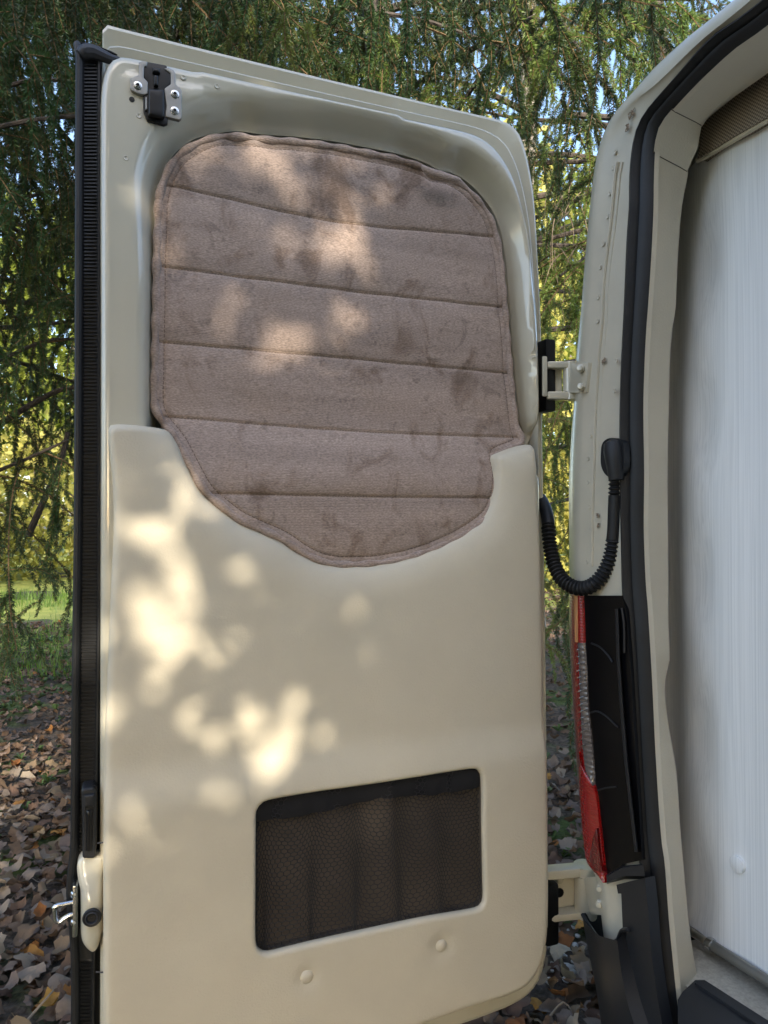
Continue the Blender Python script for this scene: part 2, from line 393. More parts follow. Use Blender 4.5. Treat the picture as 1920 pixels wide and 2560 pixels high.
# lawn beyond the trees
ly = np.linspace(8.2, 60, 60); lx = np.linspace(-45, 30, 60); LX, LY = np.meshgrid(lx, ly)
LY = LY + np.where(LY < 9, .5*np.sin(LX*1.3)+.3*np.sin(LX*3.1), 0)
lv = np.stack([LX.ravel(), LY.ravel(), ground_z(LX, LY).ravel()+.012], 1)
lf = [(j*60+i, j*60+i+1, (j+1)*60+i+1, (j+1)*60+i) for j in range(59) for i in range(59)]
lawn = mk('lawn', lv, lf, 'lawn', angle=None); tag(lawn, kind='structure')

def grass_patch(name, x0, x1, y0, y1, n, hgt, parent, matn='grass'):
    b = Buf(); X = rng.uniform(x0, x1, n); Y = rng.uniform(y0, y1, n); Z = ground_z(X, Y)
    cl = np.sin(X*1.7)*np.cos(Y*1.3)+rng.normal(0, .4, n)
    for x, y, z, c in zip(X, Y, Z, cl):
        if c < -.1: continue
        a = random.uniform(0, 6.28); h = hgt*random.uniform(.5, 1.3); wd = .004; l = random.uniform(.2, .7)*h
        dx, dy = math.cos(a), math.sin(a)
        b.add([(x-dy*wd, y+dx*wd, z), (x+dy*wd, y-dx*wd, z), (x+dx*l*.4+dy*wd*.7, y+dy*l*.4-dx*wd*.7, z+h*.65), (x+dx*l*.4-dy*wd*.7, y+dy*l*.4+dx*wd*.7, z+h*.65), (x+dx*l, y+dy*l, z+h)],
              [(0, 1, 2, 3), (3, 2, 4)])
    o = b.mk(name, matn, parent, angle=None); tag(o, kind='stuff'); return o
grass_patch('grass', -5.5, 1.0, 6.3, 12.5, 17000, .13, ground)

# ---- fallen leaves
def leaf_mesh(k):
    r = random.Random(50+k); n = 15; pts = []
    for i in range(n):
        a = i/n*2*math.pi
        rad = (.5+.10*math.cos(a)+(.10 if k % 2 else .04)*math.cos(3*a))*(1+(.10 if i % 2 else -.10)*r.uniform(.3, 1.5))
        pts.append((rad*math.cos(a)*1.05, rad*math.sin(a)*.84))
    cl = r.uniform(.5, 1.3); tw = r.uniform(-.7, .7); wv = r.uniform(0, 6); up = r.uniform(-.6, .9)
    def z(x, y):
        q = math.hypot(x, y); return cl*y*y*(1 if k % 3 else -1)+tw*x*y+up*x*x+.09*math.sin(6*x+wv)+.08*math.sin(8*y+2*wv)+.10*q*q*math.sin(5*math.atan2(y, x)+wv)+.04*abs(y)/(abs(y)+.1)
    v = [(0, 0, z(0, 0))]
    for q in (.5, 1.0):
        for x, y in pts:
            w2 = 1-.16*q*abs(cl); v.append((x*q, y*q*w2, z(x*q, y*q)))
    f = [(0, 1+i, 1+(i+1) % n) for i in range(n)] + [(1+i, 1+n+i, 1+n+(i+1) % n, 1+(i+1) % n) for i in range(n)]
    s = len(v); v += [(.5, -.015, z(.5, 0)), (.5, .015, z(.5, 0)), (.98, .1, z(.5, 0)+.15)]; f.append((s, s+1, s+2))
    return np.array(v), f
LM = [leaf_mesh(k) for k in range(7)]
LMATS = ['dead_leaf', 'dead_leaf', 'dead_leaf_grey', 'dead_leaf_grey', 'dead_leaf', 'dead_leaf_orange']
LDATA = [[mesh_data('fallen_leaf', v, f, m, angle=None) for v, f in LM] for m in ('dead_leaf', 'dead_leaf_grey', 'dead_leaf_orange')]
def leaf_rot():
    return Matrix.Rotation(random.uniform(0, 6.28), 4, 'Z') @ Matrix.Rotation(random.gauss(0, .32), 4, 'X') @ Matrix.Rotation(random.gauss(0, .32), 4, 'Y')
spots = []
for i in range(60000):
    if len(spots) >= 300: break
    px = random.choice([random.uniform(-30, 215), random.uniform(1340, 1530), random.uniform(1100, 1500)]); py = random.uniform(1900, 2640)
    if 215 < px < 1340 and py < 2500: continue
    p = onZ(px, py, 0.0)
    if any((p.x-q.x)**2+(p.y-q.y)**2 < .045**2 for q in spots): continue
    spots.append(p)
for p in spots:
    s = random.uniform(.045, .085); z = float(ground_z(p.x, p.y))
    c = random.choices((0, 1, 2), (5, 5, 1))[0]
    share('fallen_leaf', LDATA[c][random.randrange(7)], ground,
          Matrix.Translation((p.x, p.y, z+.022+random.uniform(0, .03))) @ leaf_rot() @ Matrix.Scale(s, 4))
def litter(name, n, m, region):
    V = []; F = []; o = 0
    for i in range(n):
        x, y = region(); v, f = LM[random.randrange(7)]
        Mx = np.array(leaf_rot().to_3x3())*random.uniform(.035, .068)
        q = v@Mx.T + np.array((x, y, float(ground_z(x, y))+.012+random.uniform(0, .02)))
        V.append(q); F += [tuple(a+o for a in g) for g in f]; o += len(v)
    ob = mk(name, np.vstack(V), F, m, ground, angle=None); tag(ob, kind='stuff')
def reg_left():
    y = 1.2+8*random.random()**1.1; return (random.uniform(-4.5, 1.0), y)
def reg_gap():
    return (random.uniform(.2, 9.0), random.uniform(1.3, 12.0))
def reg_wide(): return (random.uniform(-5, 6), random.uniform(-4, 3))
litter('leaf_litter', 8500, 'dead_leaf', reg_left); litter('leaf_litter', 6000, 'dead_leaf_grey', reg_left)
litter('leaf_litter', 7500, 'dead_leaf', reg_gap); litter('leaf_litter', 6500, 'dead_leaf_grey', reg_gap)
litter('leaf_litter', 2400, 'dead_leaf', reg_wide)
litter('leaf_litter', 260, 'dead_leaf_orange', reg_left)
# small green weeds between the leaves
def weed_mesh(k):
    r = random.Random(k); b = Buf()
    for i in range(6):
        a = r.uniform(0, 6.28); l = r.uniform(.03, .055); wd = l*.32; ux, uy = math.cos(a), math.sin(a); h = r.uniform(.02, .05)
        b.add([(0, 0, 0), (ux*l*.5-uy*wd, uy*l*.5+ux*wd, h), (ux*l, uy*l, h*.9), (ux*l*.5+uy*wd, uy*l*.5-ux*wd, h)], [(0, 1, 2, 3)])
    return mesh_data('weed', b.v, b.f, 'weed', angle=None)
WM = [weed_mesh(k) for k in range(4)]
b = Buf()
for i in range(900):
    x, y = random.uniform(-3.6, .4), 3.0+5.5*random.random()**.7
    v = [q.co for q in WM[i % 4].vertices]; Mx = Matrix.Translation((x, y, float(ground_z(x, y))+.025)) @ Matrix.Rotation(random.uniform(0, 6), 4, 'Z') @ Matrix.Scale(random.uniform(.45, 1.0), 4)
    b.add([Mx @ q for q in v], [tuple(p.vertices) for p in WM[i % 4].polygons])
for i in range(70):
    x, y = random.uniform(.8, 3.2), random.uniform(1.5, 4.5)
    v = [q.co for q in WM[i % 4].vertices]; Mx = Matrix.Translation((x, y, float(ground_z(x, y))+.02)) @ Matrix.Rotation(random.uniform(0, 6), 4, 'Z') @ Matrix.Scale(random.uniform(.5, 1.1), 4)
    b.add([Mx @ q for q in v], [tuple(p.vertices) for p in WM[i % 4].polygons])
o = b.mk('ground_cover', 'weed', ground, angle=None); tag(o, kind='stuff')
# pale pebbles in the moss by the bumper
bm = bmesh.new(); bmesh.ops.create_icosphere(bm, subdivisions=1, radius=1)
for q in bm.verts: q.co *= random.uniform(.8, 1.15)
pv = [tuple(q.co) for q in bm.verts]; pf = [tuple(q.index for q in g.verts) for g in bm.faces]; bm.free()
PB = mesh_data('pebble', pv, pf, 'stone', angle=None)
for i in range(46):
    p = onZ(random.uniform(1370, 1495), random.uniform(2285, 2500), .0); s = random.uniform(.006, .016)
    share('pebble', PB, ground, Matrix.Translation((p.x, p.y, float(ground_z(p.x, p.y))+.02)) @ Matrix.Rotation(random.uniform(0, 6), 4, 'Z') @ Matrix.Diagonal((s, s*.8, s*.6, 1)))
# a few fallen sticks
for (a, c2) in (((60, 2560), (130, 2480)), ((1360, 2560), (1430, 2530))):
    p, q = onZ(*a, .05), onZ(*c2, .06); mid = (p+q)/2+Vector((.03, .02, .02))
    v, f = tube(resample([p, mid, q], 8), np.linspace(.004, .002, 8), 6); mk('stick', v, f, 'dead_twig', ground)

# ================================================================== TREES
def rope(b, path, n_per_m, nl, r, m_needle, needle_w=.0013, ang=.8, stem=True):
    """a hanging spruce twig: thin stem thickly set with needles"""
    P = np.array([tuple(p) for p in path]); s = np.r_[0, np.cumsum(np.linalg.norm(np.diff(P, axis=0), axis=1))]; Lt = s[-1]
    if stem:
        v, f = tube([Vector(p) for p in P], np.linspace(r, r*.5, len(P)), 4, cap=False); b.add(v, f, 1)
    n = int(Lt*n_per_m); V = []; F = []
    t = np.sort(rng.uniform(.0, 1.0, n))*Lt
    C = np.stack([np.interp(t, s, P[:, k]) for k in range(3)], 1)
    T = np.stack([np.interp(np.minimum(t+.01, Lt), s, P[:, k]) for k in range(3)], 1)-np.stack([np.interp(np.maximum(t-.01, 0), s, P[:, k]) for k in range(3)], 1)
    T /= np.linalg.norm(T, axis=1)[:, None]+1e-9
    A = rng.normal(0, 1, (n, 3)); A -= (A*T).sum(1)[:, None]*T; A /= np.linalg.norm(A, axis=1)[:, None]
    an = ang*rng.uniform(.85, 1.12, n)[:, None]
    Dn = T*np.cos(an)+A*np.sin(an); ln = nl*rng.uniform(.7, 1.15, n)[:, None]*(1-.35*(t/Lt)[:, None]**4)
    S = np.cross(Dn, rng.normal(0, 1, (n, 3))); S /= np.linalg.norm(S, axis=1)[:, None]; S *= needle_w
    V = np.stack([C, C+Dn*ln*.45+S, C+Dn*ln, C+Dn*ln*.45-S], 1).reshape(-1, 3)
    o = len(b.v); b.v += [tuple(q) for q in V]; b.f += [(o+4*i, o+4*i+1, o+4*i+2, o+4*i+3) for i in range(n)]; b.m += [m_needle]*n
def spray_mesh(k, lit_tint=False, thin=1.0):
    """a side branch about 0.7 m long (along +X) with a curtain of hanging twigs"""
    r = random.Random(900+k); b = Buf(); L = r.uniform(.55, .8)
    main = [Vector((L*t, .05*math.sin(3*t+k), -.42*L*t*t+.02*math.sin(7*t))) for t in np.linspace(0, 1, 9)]
    rope(b, main, 900*thin, .020, .004, 0, ang=.9)
    n = r.randint(8, 10)
    for i in range(n):
        t = (i+r.uniform(.2, .9))/n; j = min(int(t*8), 7); p = main[j].lerp(main[j+1], t*8-j)
        sd = -1 if i % 2 else 1; l = r.uniform(.14, .50)*(1.05-.4*t); out = r.uniform(.03, .20); lean = r.uniform(-.10, .50)
        q = [p, p+Vector((.02, sd*out*.6, -.08*l)), p+Vector((.03+lean*.5*l, sd*out, -.5*l)), p+Vector((.03+lean*l, sd*out*1.05, -l))]
        pth = resample(q, 8)
        rope(b, pth, 1500*thin, .0205, .0022, 0, ang=.95, needle_w=.0014)
        if l > .25:
            for z in range(r.randint(0, 3)):
                c = Vector(pth[r.randint(1, 5)]); l2 = r.uniform(.08, .20); a2 = r.uniform(0, 6.28); o2 = r.uniform(.25, .6)*l2
                rope(b, resample([c, c+Vector((math.cos(a2)*o2*.7, math.sin(a2)*o2*.7, -.4*l2)), c+Vector((math.cos(a2)*o2, math.sin(a2)*o2, -l2))], 5), 1500*thin, .018, .0016, 0, ang=.95, needle_w=.0014)
    return mesh_data('hanging_spray', b.v, b.f, ['needle_lit' if lit_tint else 'needle', 'twig'], smooth=False, fm=b.m)
SPR = [spray_mesh(k) for k in range(6)]; SPR_LIT = [spray_mesh(20+k, True) for k in range(3)]
print('spray tris', [sum(len(p.vertices)-2 for p in m.polygons) for m in SPR])

def spruce(loc, height, zs, azs, limb_len, trunk_r, label, nspray=8, bark='bark', lit_tint=0.1, avoid=None, droop=.28, skip=0.0, seed=0, scale=(.85, 1.35), crown_z=None):
    rr = random.Random(seed); x, y = loc; z0 = float(ground_z(x, y))-.05
    t = empty('spruce_tree', (x, y, z0)); tag(t, label, 'tree', 'spruce trees behind the van')
    n = 16; path = [Vector((x+.05*math.sin(i*.7+seed), y+.05*math.cos(i*.9+seed), z0+height*i/(n-1))) for i in range(n)]
    v, f = tube(path, [trunk_r*(1-.85*i/(n-1))+(.25*trunk_r if i == 0 else 0) for i in range(n)], 12); mk('trunk', v, f, bark, t)
    cnt = 0
    for z in zs:
        az = rr.choice(azs) if not callable(azs) else azs(z, rr); az += rr.uniform(-.25, .25)
        L = limb_len*rr.uniform(.75, 1.15); d = Vector((math.cos(az), math.sin(az), 0)); side = Vector((-d.y, d.x, 0))
        base = Vector((x, y, z)); bend = rr.uniform(-.25, .25)
        P = [base + d*L*q + side*bend*L*q*q + Vector((0, 0, L*(.10*q-droop*q*q*1.2+.12*q**4))) for q in np.linspace(0, 1, 12)]
        lim = None
        for k in range(nspray):
            if cnt >= 295: break
            q = .22+.78*(k+rr.uniform(.1, .9))/nspray; j = min(int(q*11), 10); p = P[j].lerp(P[j+1], q*11-j)
            if avoid and avoid(p): continue
            if rr.random() < skip: continue
            if lim is None:
                v, f = tube(P, np.linspace(trunk_r*.22, .006, 12), 6); lim = mk('limb', v, f, 'bark', t)
            yaw = az + (1 if k % 2 else -1)*rr.uniform(.35, 1.15) if k < nspray-1 else az
            s = rr.uniform(*scale); me = (SPR_LIT if rr.random() < lit_tint else SPR); me = me[rr.randrange(len(me))]
            Mx = Matrix.Translation(p) @ Matrix.Rotation(yaw, 4, 'Z') @ Matrix.Rotation(rr.uniform(-.05, .7), 4, 'Y') @ Matrix.Rotation(rr.uniform(-.3, .3), 4, 'X') @ Matrix.Scale(s, 4)
            share('hanging_spray', me, lim, Mx); cnt += 1
    return t
def near_limb(t, start, pts, lit_tint, seed, gap=.27, scale=(.95, 1.35), bark='bark'):
    """one limb reaching from the trunk over the door, with a curtain of sprays along its outer part"""
    rr = random.Random(seed); P = [at(*q) for q in pts]
    Q = resample([start]+P, 26); lim = None
    v, f = tube([Vector(q) for q in Q], np.linspace(.024, .005, 26), 6); lim = mk('limb', v, f, bark, t)
    S = resample(P, 60); d = np.r_[0, np.cumsum(np.linalg.norm(np.diff(S, axis=0), axis=1))]; x = 0.0
    while x < d[-1]:
        p = Vector([np.interp(x, d, S[:, k]) for k in range(3)]); e = Vector([np.interp(min(x+.05, d[-1]), d, S[:, k]) for k in range(3)])-Vector([np.interp(max(x-.05, 0), d, S[:, k]) for k in range(3)])
        yaw = math.atan2(e.y, e.x)+rr.uniform(-.8, .8); me = SPR_LIT if rr.random() < lit_tint else SPR
        share('hanging_spray', me[rr.randrange(len(me))], lim, Matrix.Translation(p) @ Matrix.Rotation(yaw, 4, 'Z') @ Matrix.Rotation(rr.uniform(-.1, .75), 4, 'Y') @ Matrix.Rotation(rr.uniform(-.35, .35), 4, 'X') @ Matrix.Scale(rr.uniform(*scale), 4))
        x += gap*rr.uniform(.7, 1.3)
def clear(p):           # keeps branches out of the van, the open door and the air in front of it
    if p.x > .75 and p.y < 1.75: return True
    if p.x > -.35 and p.y < 1.62: return True
    if p.y < 1.35: return True
    return False
lin = lambda a, b, n: list(np.linspace(a, b, n))
t1 = spruce((-1.9, 4.2), 11, lin(2.3, 5.2, 20), lambda z, r: r.uniform(-1.9, .6), 1.9, .14, 'dark spruce with long drooping twigs beside the free edge of the open door', 7, avoid=clear, seed=3, lit_tint=.05)
near_limb(t1, Vector((-1.9, 4.2, 3.4)), [(-220, 30, 2.5), (-60, -60, 2.3), (120, -90, 2.1), (300, -120, 2.0), (480, -140, 2.0)], .12, 41)
near_limb(t1, Vector((-1.9, 4.2, 3.1)), [(-150, -10, 2.1), (-20, -60, 1.95), (110, -70, 1.85), (250, -90, 1.8), (420, -80, 1.8), (560, -60, 1.85)], .3, 46, gap=.24, scale=(.7, .95))
near_limb(t1, Vector((-1.9, 4.2, 2.8)), [(-60, 330, 2.2), (80, 300, 2.1), (200, 290, 2.0)], .1, 47, gap=.3, scale=(.8, 1.0))
near_limb(t1, Vector((-1.9, 4.2, 2.9)), [(-200, 330, 2.9), (-60, 250, 2.7), (80, 200, 2.6), (240, 210, 2.6)], .04, 42)
near_limb(t1, Vector((-1.9, 4.2, 2.6)), [(-150, 600, 3.2), (0, 520, 3.0), (130, 480, 2.9), (260, 500, 2.9)], .04, 43)
near_limb(t1, Vector((-1.9, 4.2, 2.0)), [(-160, 960, 3.3), (0, 900, 3.2), (120, 850, 3.1), (230, 850, 3.1)], .0, 44, gap=.34)
near_limb(t1, Vector((-1.9, 4.2, 1.6)), [(-160, 1230, 3.1), (-40, 1190, 3.0), (60, 1150, 2.9), (170, 1100, 2.9)], .0, 45, gap=.2)
t2 = spruce((.05, 4.6), 12, lin(3.2, 5.4, 24), lambda z, r: r.uniform(-2.7, -.2), 1.8, .15, 'spruce whose dense green curtain of twigs hangs over the top of the door', 6, avoid=clear, seed=8, lit_tint=.14)
near_limb(t2, Vector((.05, 4.6, 3.9)), [(300, -60, 2.6), (480, -110, 2.4), (660, -130, 2.3), (860, -110, 2.2)], .12, 51)
near_limb(t2, Vector((.05, 4.6, 3.7)), [(500, 20, 3.0), (700, -30, 2.8), (900, -60, 2.7), (1080, -60, 2.6)], .15, 52)
near_limb(t2, Vector((.05, 4.6, 3.5)), [(150, -20, 3.2), (330, -30, 3.0), (520, 10, 2.9)], .1, 53)
t3 = spruce((1.75, 4.6), 12, lin(3.3, 5.4, 9), lambda z, r: r.uniform(-2.9, -.4), 1.8, .13, 'spruce hanging over the hinge side of the open door', 6, avoid=clear, seed=12, lit_tint=.2)
near_limb(t3, Vector((1.75, 4.6, 3.8)), [(900, -120, 2.2), (1080, -100, 2.3), (1250, -60, 2.4), (1400, -10, 2.5)], .12, 61)
near_limb(t3, Vector((1.75, 4.6, 3.6)), [(820, 60, 3.2), (1000, 40, 3.0), (1180, 90, 2.9), (1330, 150, 2.9)], .1, 62)
near_limb(t3, Vector((1.75, 4.6, 3.3)), [(1300, 60, 3.3), (1400, 180, 3.1), (1440, 250, 3.1)], .3, 63, gap=.3)
near_limb(t3, Vector((1.75, 4.6, 4.2)), [(1450, -40, 3.2), (1560, -50, 3.1), (1700, -40, 3.1)], .6, 64, gap=.3)
spruce((3.9, 6.2), 12, lin(2.3, 6.4, 10), lambda z, r: r.uniform(-3.2, -.4), 2.0, .15, 'spruce with a grey trunk showing above the gap between door and van', 6, 'bark_pale', avoid=clear, seed=15, lit_tint=.35, skip=.25)
t5 = spruce((3.5, 3.9), 10, lin(1.2, 4.0, 10), lambda z, r: r.uniform(2.2, 3.9), 1.6, .11, 'sunlit yellowish spruce branches low beside the van roof edge', 5, avoid=clear, seed=23, lit_tint=.65, skip=.3)
near_limb(t5, Vector((3.5, 3.9, 2.4)), [(1560, 600, 3.4), (1470, 640, 3.2), (1400, 690, 3.1)], .8, 71, gap=.22)
near_limb(t5, Vector((3.5, 3.9, 1.9)), [(1550, 900, 3.5), (1470, 960, 3.3), (1400, 1010, 3.2)], .6, 72, gap=.3)
spruce((-3.9, 8.6), 12, lin(2.8, 6.5, 12), lambda z, r: r.uniform(-2.6, .4), 2.2, .15, 'far spruce standing at the edge of the bright lawn', 6, seed=31, lit_tint=.15)
spruce((1.0, 8.2), 13, lin(4.6, 8.0, 12), lambda z, r: r.uniform(-3.1, 0), 2.3, .16, 'taller spruce behind the green curtain over the door', 6, seed=37, lit_tint=.2, scale=(1.0, 1.5))
# dead limbs and bare twigs in the gap
dead = empty('dead_branch', at(1470, 300, 3.9)); tag(dead, 'broken bare brown limb sticking out level above the gap beside the van', 'branch')
v, f = tube(resample([at(1405, 285, 3.9), at(1440, 288, 3.9), at(1500, 292, 3.95), at(1570, 300, 4.1), at(1640, 318, 4.4)], 12), np.linspace(.016, .021, 12), 8); mk('limb', v, f, 'bark', dead)
for a in ([(1500, 110), (1468, 165), (1430, 230), (1412, 300)], [(1380, 20), (1425, 85), (1466, 160), (1510, 205), (1545, 260)], [(1560, 20), (1610, 45), (1700, 75), (1800, 100)]):
    v, f = tube(resample([at(p, q, 4.2) for p, q in a], 12), np.linspace(.014, .007, 12), 7); mk('limb', v, f, 'bark', dead)
tw = empty('bare_twigs', at(1430, 560, 3.2)); tag(tw, 'thin pale dead twigs dangling in the gap between door and van', 'twigs')
for k in range(16):
    a = (random.uniform(1370, 1460), random.uniform(430, 640)); l = random.uniform(60, 190); dx = random.uniform(-50, 60); t = random.uniform(2.9, 3.6)
    v, f = tube(resample([at(a[0], a[1], t), at(a[0]+dx*.7+random.uniform(-15, 15), a[1]+l*.3, t), at(a[0]+dx, a[1]+l, t)], 9), np.linspace(.0026, .001, 9), 5); mk('twig', v, f, 'dead_twig', tw)
ld = empty('fallen_limb', at(60, 1000, 3.6)); tag(ld, 'long bare limb slanting through the dark spruce beside the door edge', 'branch')
for a, t in (([(0, 1060), (80, 1010), (150, 975), (215, 965)], 3.4), ([(70, 1340), (110, 1250), (150, 1160), (170, 1080)], 3.2), ([(-20, 752), (80, 757), (200, 760)], 4.2), ([(-20, 820), (100, 812), (200, 800)], 4.6)):
    v, f = tube(resample([at(p, q, t) for p, q in a], 12), np.linspace(.016, .011, 12), 7); mk('limb', v, f, 'bark', ld)

def leaf_tree(name, loc, h, crown, n, size, m, label, group, keep=None, trunk_r=.14, stuffname='crown', spread=None):
    x, y = loc; z0 = float(ground_z(x, y))-.05; t = empty(name, (x, y, z0)); tag(t, label, 'tree', group)
    P = resample([(x, y, z0), (x+.1, y-.05, z0+h*.3), (x-.05, y+.05, z0+h*.6), (x, y, z0+h*.92)], 12)
    v, f = tube([Vector(p) for p in P], np.linspace(trunk_r, trunk_r*.2, 12), 9); mk('trunk', v, f, 'bark_pale', t)
    cx, cy, cz, rx, ry, rz = crown
    C = Vector((cx, cy, cz))
    for k in range(9):
        a = k*2.4; p0 = Vector(P[4+k % 6]); p1 = C+Vector((rx*.7*math.cos(a), ry*.7*math.sin(a), rz*random.uniform(-.5, .5)))
        v, f = tube(resample([p0, p0.lerp(p1, .5)+Vector((0, 0, .15)), p1], 7), np.linspace(trunk_r*(.35 if keep is None else .10), .008, 7), 6); mk('limb', v, f, 'bark', t)
    # clumps of leaves
    nc = max(30, n//70); c = rng.normal(0, 1, (nc, 3)); c /= np.linalg.norm(c, axis=1)[:, None]; c *= rng.uniform(.15, 1, (nc, 1))**.5
    idx = rng.integers(0, nc, n); q = c[idx]*np.array((rx, ry, rz)) + rng.normal(0, 1, (n, 3))*min(rx, rz)*.16
    q += np.array((cx, cy, cz))
    if keep is not None: q = q[keep(q)]
    n = len(q); a = rng.normal(0, 1, (n, 3)); a /= np.linalg.norm(a, axis=1)[:, None]
    bb = np.cross(a, rng.normal(0, 1, (n, 3))); bb /= np.linalg.norm(bb, axis=1)[:, None]
    s = size*rng.uniform(.6, 1.3, (n, 1)); cc = np.cross(a, bb)
    V = np.stack([q-a*s, q+bb*s*.62-cc*s*.12, q+a*s, q-bb*s*.62-cc*s*.12], 1).reshape(-1, 3)
    F = [(4*i, 4*i+1, 4*i+2, 4*i+3) for i in range(n)]
    o = mk(stuffname, V, F, m, t, smooth=False); tag(o, kind='stuff')
    return t
G2 = 'broadleaf trees beyond the lawn'
leaf_tree('broadleaf_tree', (-6.5, 19), 9, (-6.5, 19, 4.6, 3.6, 3, 4.2), 17000, .12, 'leaf_yellow', 'sunlit yellow-green broadleaf tree across the lawn behind the dark spruce', G2)
leaf_tree('broadleaf_tree', (-1.0, 22), 11, (-1, 22, 6, 4.2, 3, 5), 15000, .13, 'leaf_green', 'tall green broadleaf tree far behind the open door', G2)
leaf_tree('broadleaf_tree', (5.6, 11.0), 9, (5.6, 11.0, 4.6, 2.4, 2.2, 3.6), 13000, .075, 'leaf_yellow', 'bright yellow-green broadleaf tree filling the gap between door and van', G2)
leaf_tree('broadleaf_tree', (10.5, 14.5), 10, (10.5, 14.5, 5.6, 3.2, 3, 4.4), 15000, .10, 'leaf_green', 'green broadleaf tree behind the van roof corner', G2)
leaf_tree('broadleaf_tree', (-12.5, 21), 10, (-12.5, 21, 4.6, 4, 3, 4.4), 13000, .12, 'leaf_green', 'mid green broadleaf tree at the far edge of the lawn', G2)

G4 = 'bright shrubs across the lawn'
for i, (sx, sy, sr, lab) in enumerate(((-3.6, 13.5, 1.7, 'sunny yellow-green shrub on the lawn beside the free door edge'), (-6.6, 15.0, 2.1, 'wide sunny yellow shrub at the back of the lawn'), (-1.4, 15.5, 2.0, 'round sunny shrub behind the open door'), (8.2, 10.6, 1.6, 'sunny shrub seen low through the gap between door and van'), (-9.8, 16.5, 2.2, 'broad yellow shrub at the far side of the lawn'))):
    leaf_tree('shrub', (sx, sy), 2.6, (sx, sy, 1.5, sr, 1.2, 1.6), 6000, .075, 'leaf_yellow', lab, G4, trunk_r=.05)
# unseen trees put behind the photographer for shade, with gaps carved for sun patches
LIT = d2s([(300, 1090), (320, 1150), (330, 1215), (365, 1240), (290, 1230), (560, 1400), (620, 1420), (690, 1410), (730, 1430), (330, 1440), (350, 1480), (420, 1470), (300, 1590), (320, 1620), (600, 1590), (560, 1640), (480, 1600),
           (290, 1700), (300, 1760), (330, 1800), (280, 1850), (400, 1740), (440, 1690), (770, 1830), (740, 1790), (300, 1905), (330, 1985), (260, 1990), (440, 340), (520, 370), (600, 340), (650, 320), (690, 370), (720, 400), (600, 420), (570, 535), (640, 545), (660, 600), (400, 500), (430, 400), (730, 700), (680, 740), (500, 190), (560, 220), (640, 240), (440, 180),
           (480, 600), (560, 700), (660, 1500), (540, 1480), (250, 1290), (270, 1140), (440, 1250), (400, 1330), (260, 1400), (380, 1560), (520, 1540), (250, 1560), (700, 1560), (420, 1830), (360, 1900), (780, 1400), (500, 1160), (250, 1690), (400, 440), (760, 380), (760, 560)])
LR = [.032+.026*((i*37) % 10)/10 for i in range(len(LIT))]
LP = [onY(a, b2, D) for a, b2 in LIT]
NG = np.random.default_rng(11).random((90, 90)); NG2 = np.random.default_rng(12).random((200, 200))
def vnoise(u, w, G):
    n = len(G)-1; u = np.clip(u, 0, n-.001); w = np.clip(w, 0, n-.001); i = u.astype(int); j = w.astype(int); a = u-i; b = w-j; a = a*a*(3-2*a); b = b*b*(3-2*b)
    return G[i, j]*(1-a)*(1-b)+G[i+1, j]*a*(1-b)+G[i, j+1]*(1-a)*b+G[i+1, j+1]*a*b
def keep_shade(q):
    """thins leaves on the sun rays that end in the chosen bright patches (LIT)"""
    Ld = np.array(LDIR); t = (D-q[:, 1])/Ld[1]; hx = q[:, 0]+Ld[0]*t; hz = q[:, 2]+Ld[2]*t
    fld = np.zeros(len(q))
    for p, r in zip(LP, LR): fld += np.exp(-((hx-p.x)**2+(hz-p.z)**2)/(r*1.35)**2)
    a, b = hx+.45*hz, hz-.45*hx                        # noise slanted so the sun patches form diagonal streaks
    nz = .6*vnoise((a+2)*13, (b+2)*22, NG)+.4*vnoise((a+2)*30, (b+2)*44, NG2)
    pr = np.clip(fld*1.8, 0, 1)*np.clip((nz-.20)/.20, 0, 1)
    return rng.random(len(q)) > .86*pr
def shade_at(name, tx, tz, dist, rx, ry, rz, n, label):
    c = Vector((tx, D, tz))-LDIR*dist
    return leaf_tree(name, (c.x-.9, c.y-.2), c.z+rz*.9, (c.x, c.y, c.z, rx, ry, rz), n, .060 if dist < 5 else .085, 'shade_leaf', label, 'unseen shade trees behind the photographer', keep=keep_shade, trunk_r=.12, spread=1)
shade_at('broadleaf_tree', .25, 1.25, 4.8, 1.3, 1.0, 1.5, 17000, 'unseen leafy tree behind the photographer, its gaps shaped to dapple the open door')
shade_at('broadleaf_tree', 1.9, 1.3, 6.8, 1.6, 1.3, 1.8, 8000, 'unseen leafy tree added behind the photographer to shade the van opening')  # unseen tree added to keep sun off the van opening
def shade_point(P, dist, rr_, n, label):
    c = Vector(P)-LDIR*dist
    return leaf_tree('broadleaf_tree', (c.x-.3, c.y-.2), c.z+rr_*.9, (c.x, c.y, c.z, rr_, rr_*.8, rr_), n, .10, 'shade_leaf', label, 'unseen shade trees behind the photographer', keep=keep_shade, trunk_r=.12)
shade_point((-1.5, 3.0, 2.6), 11.0, 1.9, 5200, 'unseen tall tree added farther behind the photographer to shade the dark spruce')  # unseen tree added to put the left spruce in shade
G3 = 'unseen shade trees behind the photographer'  # ring of unseen trees added to cut the sky light on the door
for i, (tx, ty, tr, tzc, hh, lab) in enumerate(((-6.6, -5.6, 2.4, 3.2, 6.2, 'wide unseen tree added behind the photographer to dim sky light, free side of the door'), (3.6, -7.0, 2.8, 3.4, 6.5, 'wide unseen tree added behind the photographer to dim sky light, beyond the second rear door'), (.2, -9.6, 2.8, 2.6, 5.0, 'large unseen tree added farthest behind the photographer to dim sky light'))):
    leaf_tree('broadleaf_tree', (tx, ty), hh, (tx, ty, tzc, tr, tr, 2.9), 5200, .17, 'shade_leaf', lab, G3, keep=keep_shade)

